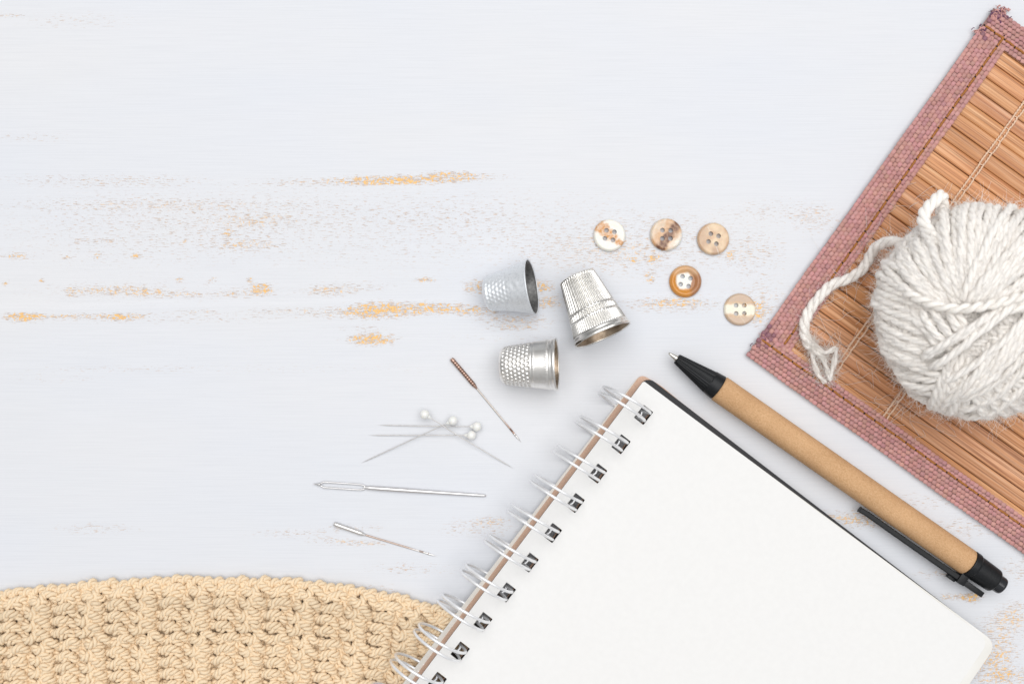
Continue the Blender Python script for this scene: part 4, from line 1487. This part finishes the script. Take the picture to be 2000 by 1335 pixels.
# ================================================================== WOOL BALL
def build_ball():
    zc = 8 + 112
    C = P(1906, 606, zc)
    rad = np.array([182.0, 187.0, 112.0])
    base = np.array([C[0], C[1], 9.0])
    root = thing('wool_ball', 'fluffy off-white ball of wool yarn with a loose frayed end, on the bamboo placemat', 'ball of wool', base)
    wool = vcol_mat('wool', rough=0.95, spec=0.1, scale=(2200, 2200, 2200), amt=0.08, bmp=0.35, bdist=0.00008, sheen=0.3, sss=0.0)
    wb = wool.node_tree.nodes['Principled BSDF']
    wb.inputs['Subsurface Weight'].default_value = 0.35
    wb.inputs['Subsurface Radius'].default_value = (1.0, 0.95, 0.9)
    wb.inputs['Subsurface Scale'].default_value = 0.0007
    base_c = np.array((0.965, 0.92, 0.865))
    mb = MB()
    rr = random.Random(11)
    centre_lines = []

    def surf(px, py, lay=0.0):
        """point on the ball seen at that pixel -> unit direction"""
        k = rad + lay
        x = y = 0
        z = zc + k[2]
        for _ in range(6):
            p = P(px, py, z)
            ux, uy = (p[0] - C[0]) / k[0], (p[1] - C[1]) / k[1]
            q = ux * ux + uy * uy
            uz = math.sqrt(1 - q) if q < 1 else -0.0
            z = zc + k[2] * uz
        if q >= 1:
            g = math.sqrt(q)
            v = np.array([ux / g, uy / g, -min(0.9, (g - 1) * 2.5)])
            return v / np.linalg.norm(v)
        return np.array([ux, uy, uz])

    def strand(d0, d1, lay, dive=0.10, via=None, ply=5.0, hel=2.5, pitch=66, col=1.0, n=14):
        om = math.acos(max(-1, min(1, float(np.dot(d0, d1)))))
        ctrl = []
        for i in range(n + 1):
            t = i / n
            d = (math.sin((1 - t) * om) * d0 + math.sin(t * om) * d1) / max(1e-6, math.sin(om)) if om > 1e-3 else d0
            if via is not None:
                d = d + via * math.sin(math.pi * t)
                d = d / np.linalg.norm(d)
            dv = dive * (abs(2 * t - 1) ** 5)
            w = 0.006 * math.sin(t * 9 + lay)
            k = (rad + lay) * (1 - dv + w)
            p = C + d * k
            p = p + np.array([rr.gauss(0, .9), rr.gauss(0, .9), rr.gauss(0, .7)])
            p[2] = max(p[2], 17.0)
            ctrl.append(p)
        c = twisted(mb, ctrl, ply, hel, pitch, plies=3, sides=7, ds=4.0, col=base_c * col * rr.uniform(.97, 1.03))
        centre_lines.append(c)

    # core so that no gap shows the table
    u = np.linspace(0.01, math.pi - .01, 24)
    th = np.linspace(0, 2 * math.pi, 40, endpoint=False)
    V = np.zeros((24, 40, 3))
    V[..., 0] = np.sin(u)[:, None] * np.cos(th) * (rad[0] - 9)
    V[..., 1] = np.sin(u)[:, None] * np.sin(th) * (rad[1] - 9)
    V[..., 2] = np.cos(u)[:, None] * (rad[2] - 9)
    mb.grid(V + C, closed_v=True, col=base_c * .75, flip=False)
    # first winding: whole turns in all directions
    for k in range(30):
        nrm = np.array([rr.gauss(0, 1), rr.gauss(0, 1), rr.gauss(0, .7)])
        nrm /= np.linalg.norm(nrm)
        ref = np.array([0, 0, 1.0]) if abs(nrm[2]) < .9 else np.array([1.0, 0, 0])
        e1 = np.cross(nrm, ref)
        e1 /= np.linalg.norm(e1)
        e2 = np.cross(nrm, e1)
        for off in (-.10, 0, .10):
            a = np.linspace(0, 2 * math.pi, 30)
            o_ = off + rr.uniform(-.012, .012)
            d = o_ * nrm + math.sqrt(1 - o_ * o_) * (np.cos(a)[:, None] * e1 + np.sin(a)[:, None] * e2)
            ctrl = C + d * (rad - 6 + rr.uniform(-2, 2))
            ctrl[:, 2] = np.maximum(ctrl[:, 2], 17)
            centre_lines.append(twisted(mb, ctrl, 4.9, 4.3, 46, plies=2, sides=6, ds=5.0, col=base_c * rr.uniform(.93, 1.0)))

    # bundles seen in the photograph: first strand a->b, last strand c->d, count, layer
    FAM = [
        # left flank, strands running over the left edge
        (((1850, 650), (1700, 560)), ((1835, 730), (1712, 690)), 7, 2),
        (((1800, 560), (1712, 500)), ((1860, 640), (1690, 575)), 5, 4),
        # lower left, curling under
        (((1850, 700), (1718, 655)), ((1880, 770), (1760, 775)), 9, 5),
        # upper left going down right
        (((1768, 480), (1850, 600)), ((1830, 425), (1870, 590)), 6, 6),
        (((1735, 520), (1850, 615)), ((1765, 490), (1860, 605)), 4, 8),
        # fan at the top and upper right
        (((1872, 592), (1850, 405)), ((1890, 590), (1930, 398)), 5, 7),
        (((1880, 585), (1905, 400)), ((1905, 590), (2020, 430)), 6, 9),
        (((1880, 590), (1995, 425)), ((1905, 600), (2080, 520)), 7, 12),
        (((1905, 600), (2040, 470)), ((1960, 610), (2105, 590)), 6, 10),
        # right
        (((1990, 640), (2120, 560)), ((1990, 700), (2120, 700)), 7, 5),
        # bottom fan
        (((1850, 690), (1830, 820)), ((1905, 700), (1880, 830)), 6, 7),
        (((1920, 690), (1900, 830)), ((1960, 700), (2050, 820)), 8, 6),
        # lower right, running right and down
        (((1915, 690), (2030, 770)), ((1960, 640), (2110, 690)), 7, 9),
        (((1890, 720), (1990, 830)), ((1915, 700), (2050, 790)), 5, 8),
        # left centre slanting down right into the crossing
        (((1770, 600), (1850, 690)), ((1850, 590), (1900, 660)), 6, 9),
        # long diagonal bundle on top, lower left to upper right
        (((1835, 745), (2010, 590)), ((1865, 800), (2045, 620)), 5, 15),
        (((1795, 690), (1930, 610)), ((1815, 715), (1985, 590)), 2, 17),
        (((1850, 790), (1960, 655)), ((1830, 780), (1930, 670)), 2, 13),
    ]
    for (a, b_), (c, d), n, lay in FAM:
        n = int(n * 1.3 + .5)
        for i in range(n):
            t = i / max(1, n - 1)
            j = lambda s_=8: rr.uniform(-s_, s_)
            p0 = (a[0] + (c[0] - a[0]) * t + j(), a[1] + (c[1] - a[1]) * t + j())
            p1 = (b_[0] + (d[0] - b_[0]) * t + j(), b_[1] + (d[1] - b_[1]) * t + j())
            via = np.array([rr.uniform(-.03, .03), rr.uniform(-.03, .03), 0.02])
            strand(surf(*p0), surf(*p1), lay + rr.uniform(-3.5, 3.5), dive=rr.uniform(.07, .13), via=via)
    # the single strand lying across the top
    pts = []
    for (x, y, l) in [(1745, 555, 2), (1790, 580, 12), (1835, 598, 18), (1880, 603, 20), (1930, 596, 20), (1985, 580, 19), (2040, 560, 15), (2085, 540, 5)]:
        d = surf(x, y)
        pts.append(C + d * (rad + l))
    centre_lines.append(twisted(mb, pts, 5.2, 4.6, 44, plies=2, sides=8, ds=3.5, col=base_c * 1.03))
    # doubled strand sticking up at the upper left
    pts = [P(1848, 520, 190), P(1828, 470, 178), P(1806, 440, 160), P(1806, 415, 150), P(1826, 392, 142), P(1838, 382, 132), P(1842, 396, 120), P(1838, 420, 118)]
    centre_lines.append(twisted(mb, pts, 6.6, 5.4, 58, plies=3, sides=9, ds=3.5, col=base_c * 1.02))
    ball = mb.build('wound_yarn', wool, root, loc=base, tint=True)

    # loose end
    mb2 = MB()
    zl = 20
    pts = [P(1790, 490, 120), P(1762, 476, 95), P(1738, 472, 66), P(1712, 482, 38), P(1697, 505, zl), P(1683, 527, zl), P(1655, 545, zl), P(1625, 556, zl),
           P(1600, 580, zl), P(1580, 608, zl), P(1571, 635, zl), P(1574, 660, zl), P(1584, 680, zl + 2)]
    loose = [twisted(mb2, pts, 6.0, 5.0, 62, plies=3, sides=8, ds=3.5, col=base_c * 1.04)]
    ends = [[P(1577, 655, 21), P(1586, 680, 22), P(1589, 705, 18), P(1598, 730, 16), P(1612, 748, 15)],
            [P(1579, 660, 24), P(1592, 686, 24), P(1607, 698, 20), P(1614, 718, 17), P(1623, 743, 15)],
            [P(1582, 664, 22), P(1597, 680, 24), P(1613, 688, 24), P(1632, 681, 24), P(1631, 697, 20), P(1627, 718, 18), P(1619, 738, 16)]]
    for q in ends:
        loose.append(twisted(mb2, q, 3.6, 2.2, 70, plies=2, sides=7, ds=3, col=base_c * 1.05))
    # fuzz
    def fuzz(target, lines, n, lo, hi, r=0.33, spread=1.0, up=0.0):
        pool = np.concatenate(lines)
        for _ in range(n):
            p = pool[rng.integers(len(pool))]
            if p[2] < 10:
                continue
            out = p - C
            out = out / (np.linalg.norm(out) + 1e-6)
            if target is mb2:
                out = np.array([0, 0, .4])
            v = rng.normal(0, 1, 3)
            v = v - out * np.dot(v, out) * .5
            v = v / np.linalg.norm(v) * spread + out * rng.uniform(.0, .9)
            v /= np.linalg.norm(v)
            l = lo + (hi - lo) * rng.random() ** 3
            curl = rng.normal(0, .85, 3)
            k = 5 if l < 20 else 9
            t = np.linspace(0, 1, k)[:, None]
            w = np.cross(v, curl)
            q = p + v * 7.5 + l * (t * v + t ** 2 * curl * .7 + .25 * np.sin(t * 5) * w)
            q[:, 2] = np.maximum(q[:, 2], 9.5)
            target.tube(q, np.linspace(r, r * .5, k), 3, col=base_c * 1.05, caps=False)

    mbf = MB()
    fuzz(mbf, centre_lines, 46000, 4, 17, r=.33, spread=1.2)
    fuzz(mbf, centre_lines, 6000, 10, 32, r=.28, spread=1.2)
    fuzz(mbf, centre_lines, 250, 25, 60, r=.3, spread=1.4)
    f = mbf.build('fuzz', wool, root, loc=base, tint=True)
    f['kind'] = 'stuff'
    fuzz(mb2, loose, 2600, 4, 22, r=.3)
    mb2.build('loose_end', wool, root, loc=base, tint=True)
    # shed hairs lying on the slats round the ball
    mb3 = MB()
    for _ in range(60):
        a = rng.uniform(1.4, 5.2)
        r0 = rng.uniform(190, 240)
        p = C + np.array([math.cos(a) * r0, math.sin(a) * r0, 0])
        p[2] = 10.5
        b0 = rng.uniform(0, 6.28)
        l = rng.uniform(14, 60)
        t = np.linspace(0, 1, 10)[:, None]
        v = np.array([math.cos(b0), math.sin(b0), 0])
        w = np.array([-v[1], v[0], 0])
        q = p + l * (t * v + (rng.normal(0, 1.1) * t ** 2 + rng.normal(0, .25) * np.sin(t * 7)) * w) + np.array([0, 0, 4.0]) * np.sin(t * 3.1) * rng.random()
        mb3.tube(q, .32, 3, col=base_c, caps=False)
    h = mb3.build('shed_hairs', wool, root, loc=base, tint=True)
    h['kind'] = 'stuff'


build_ball()
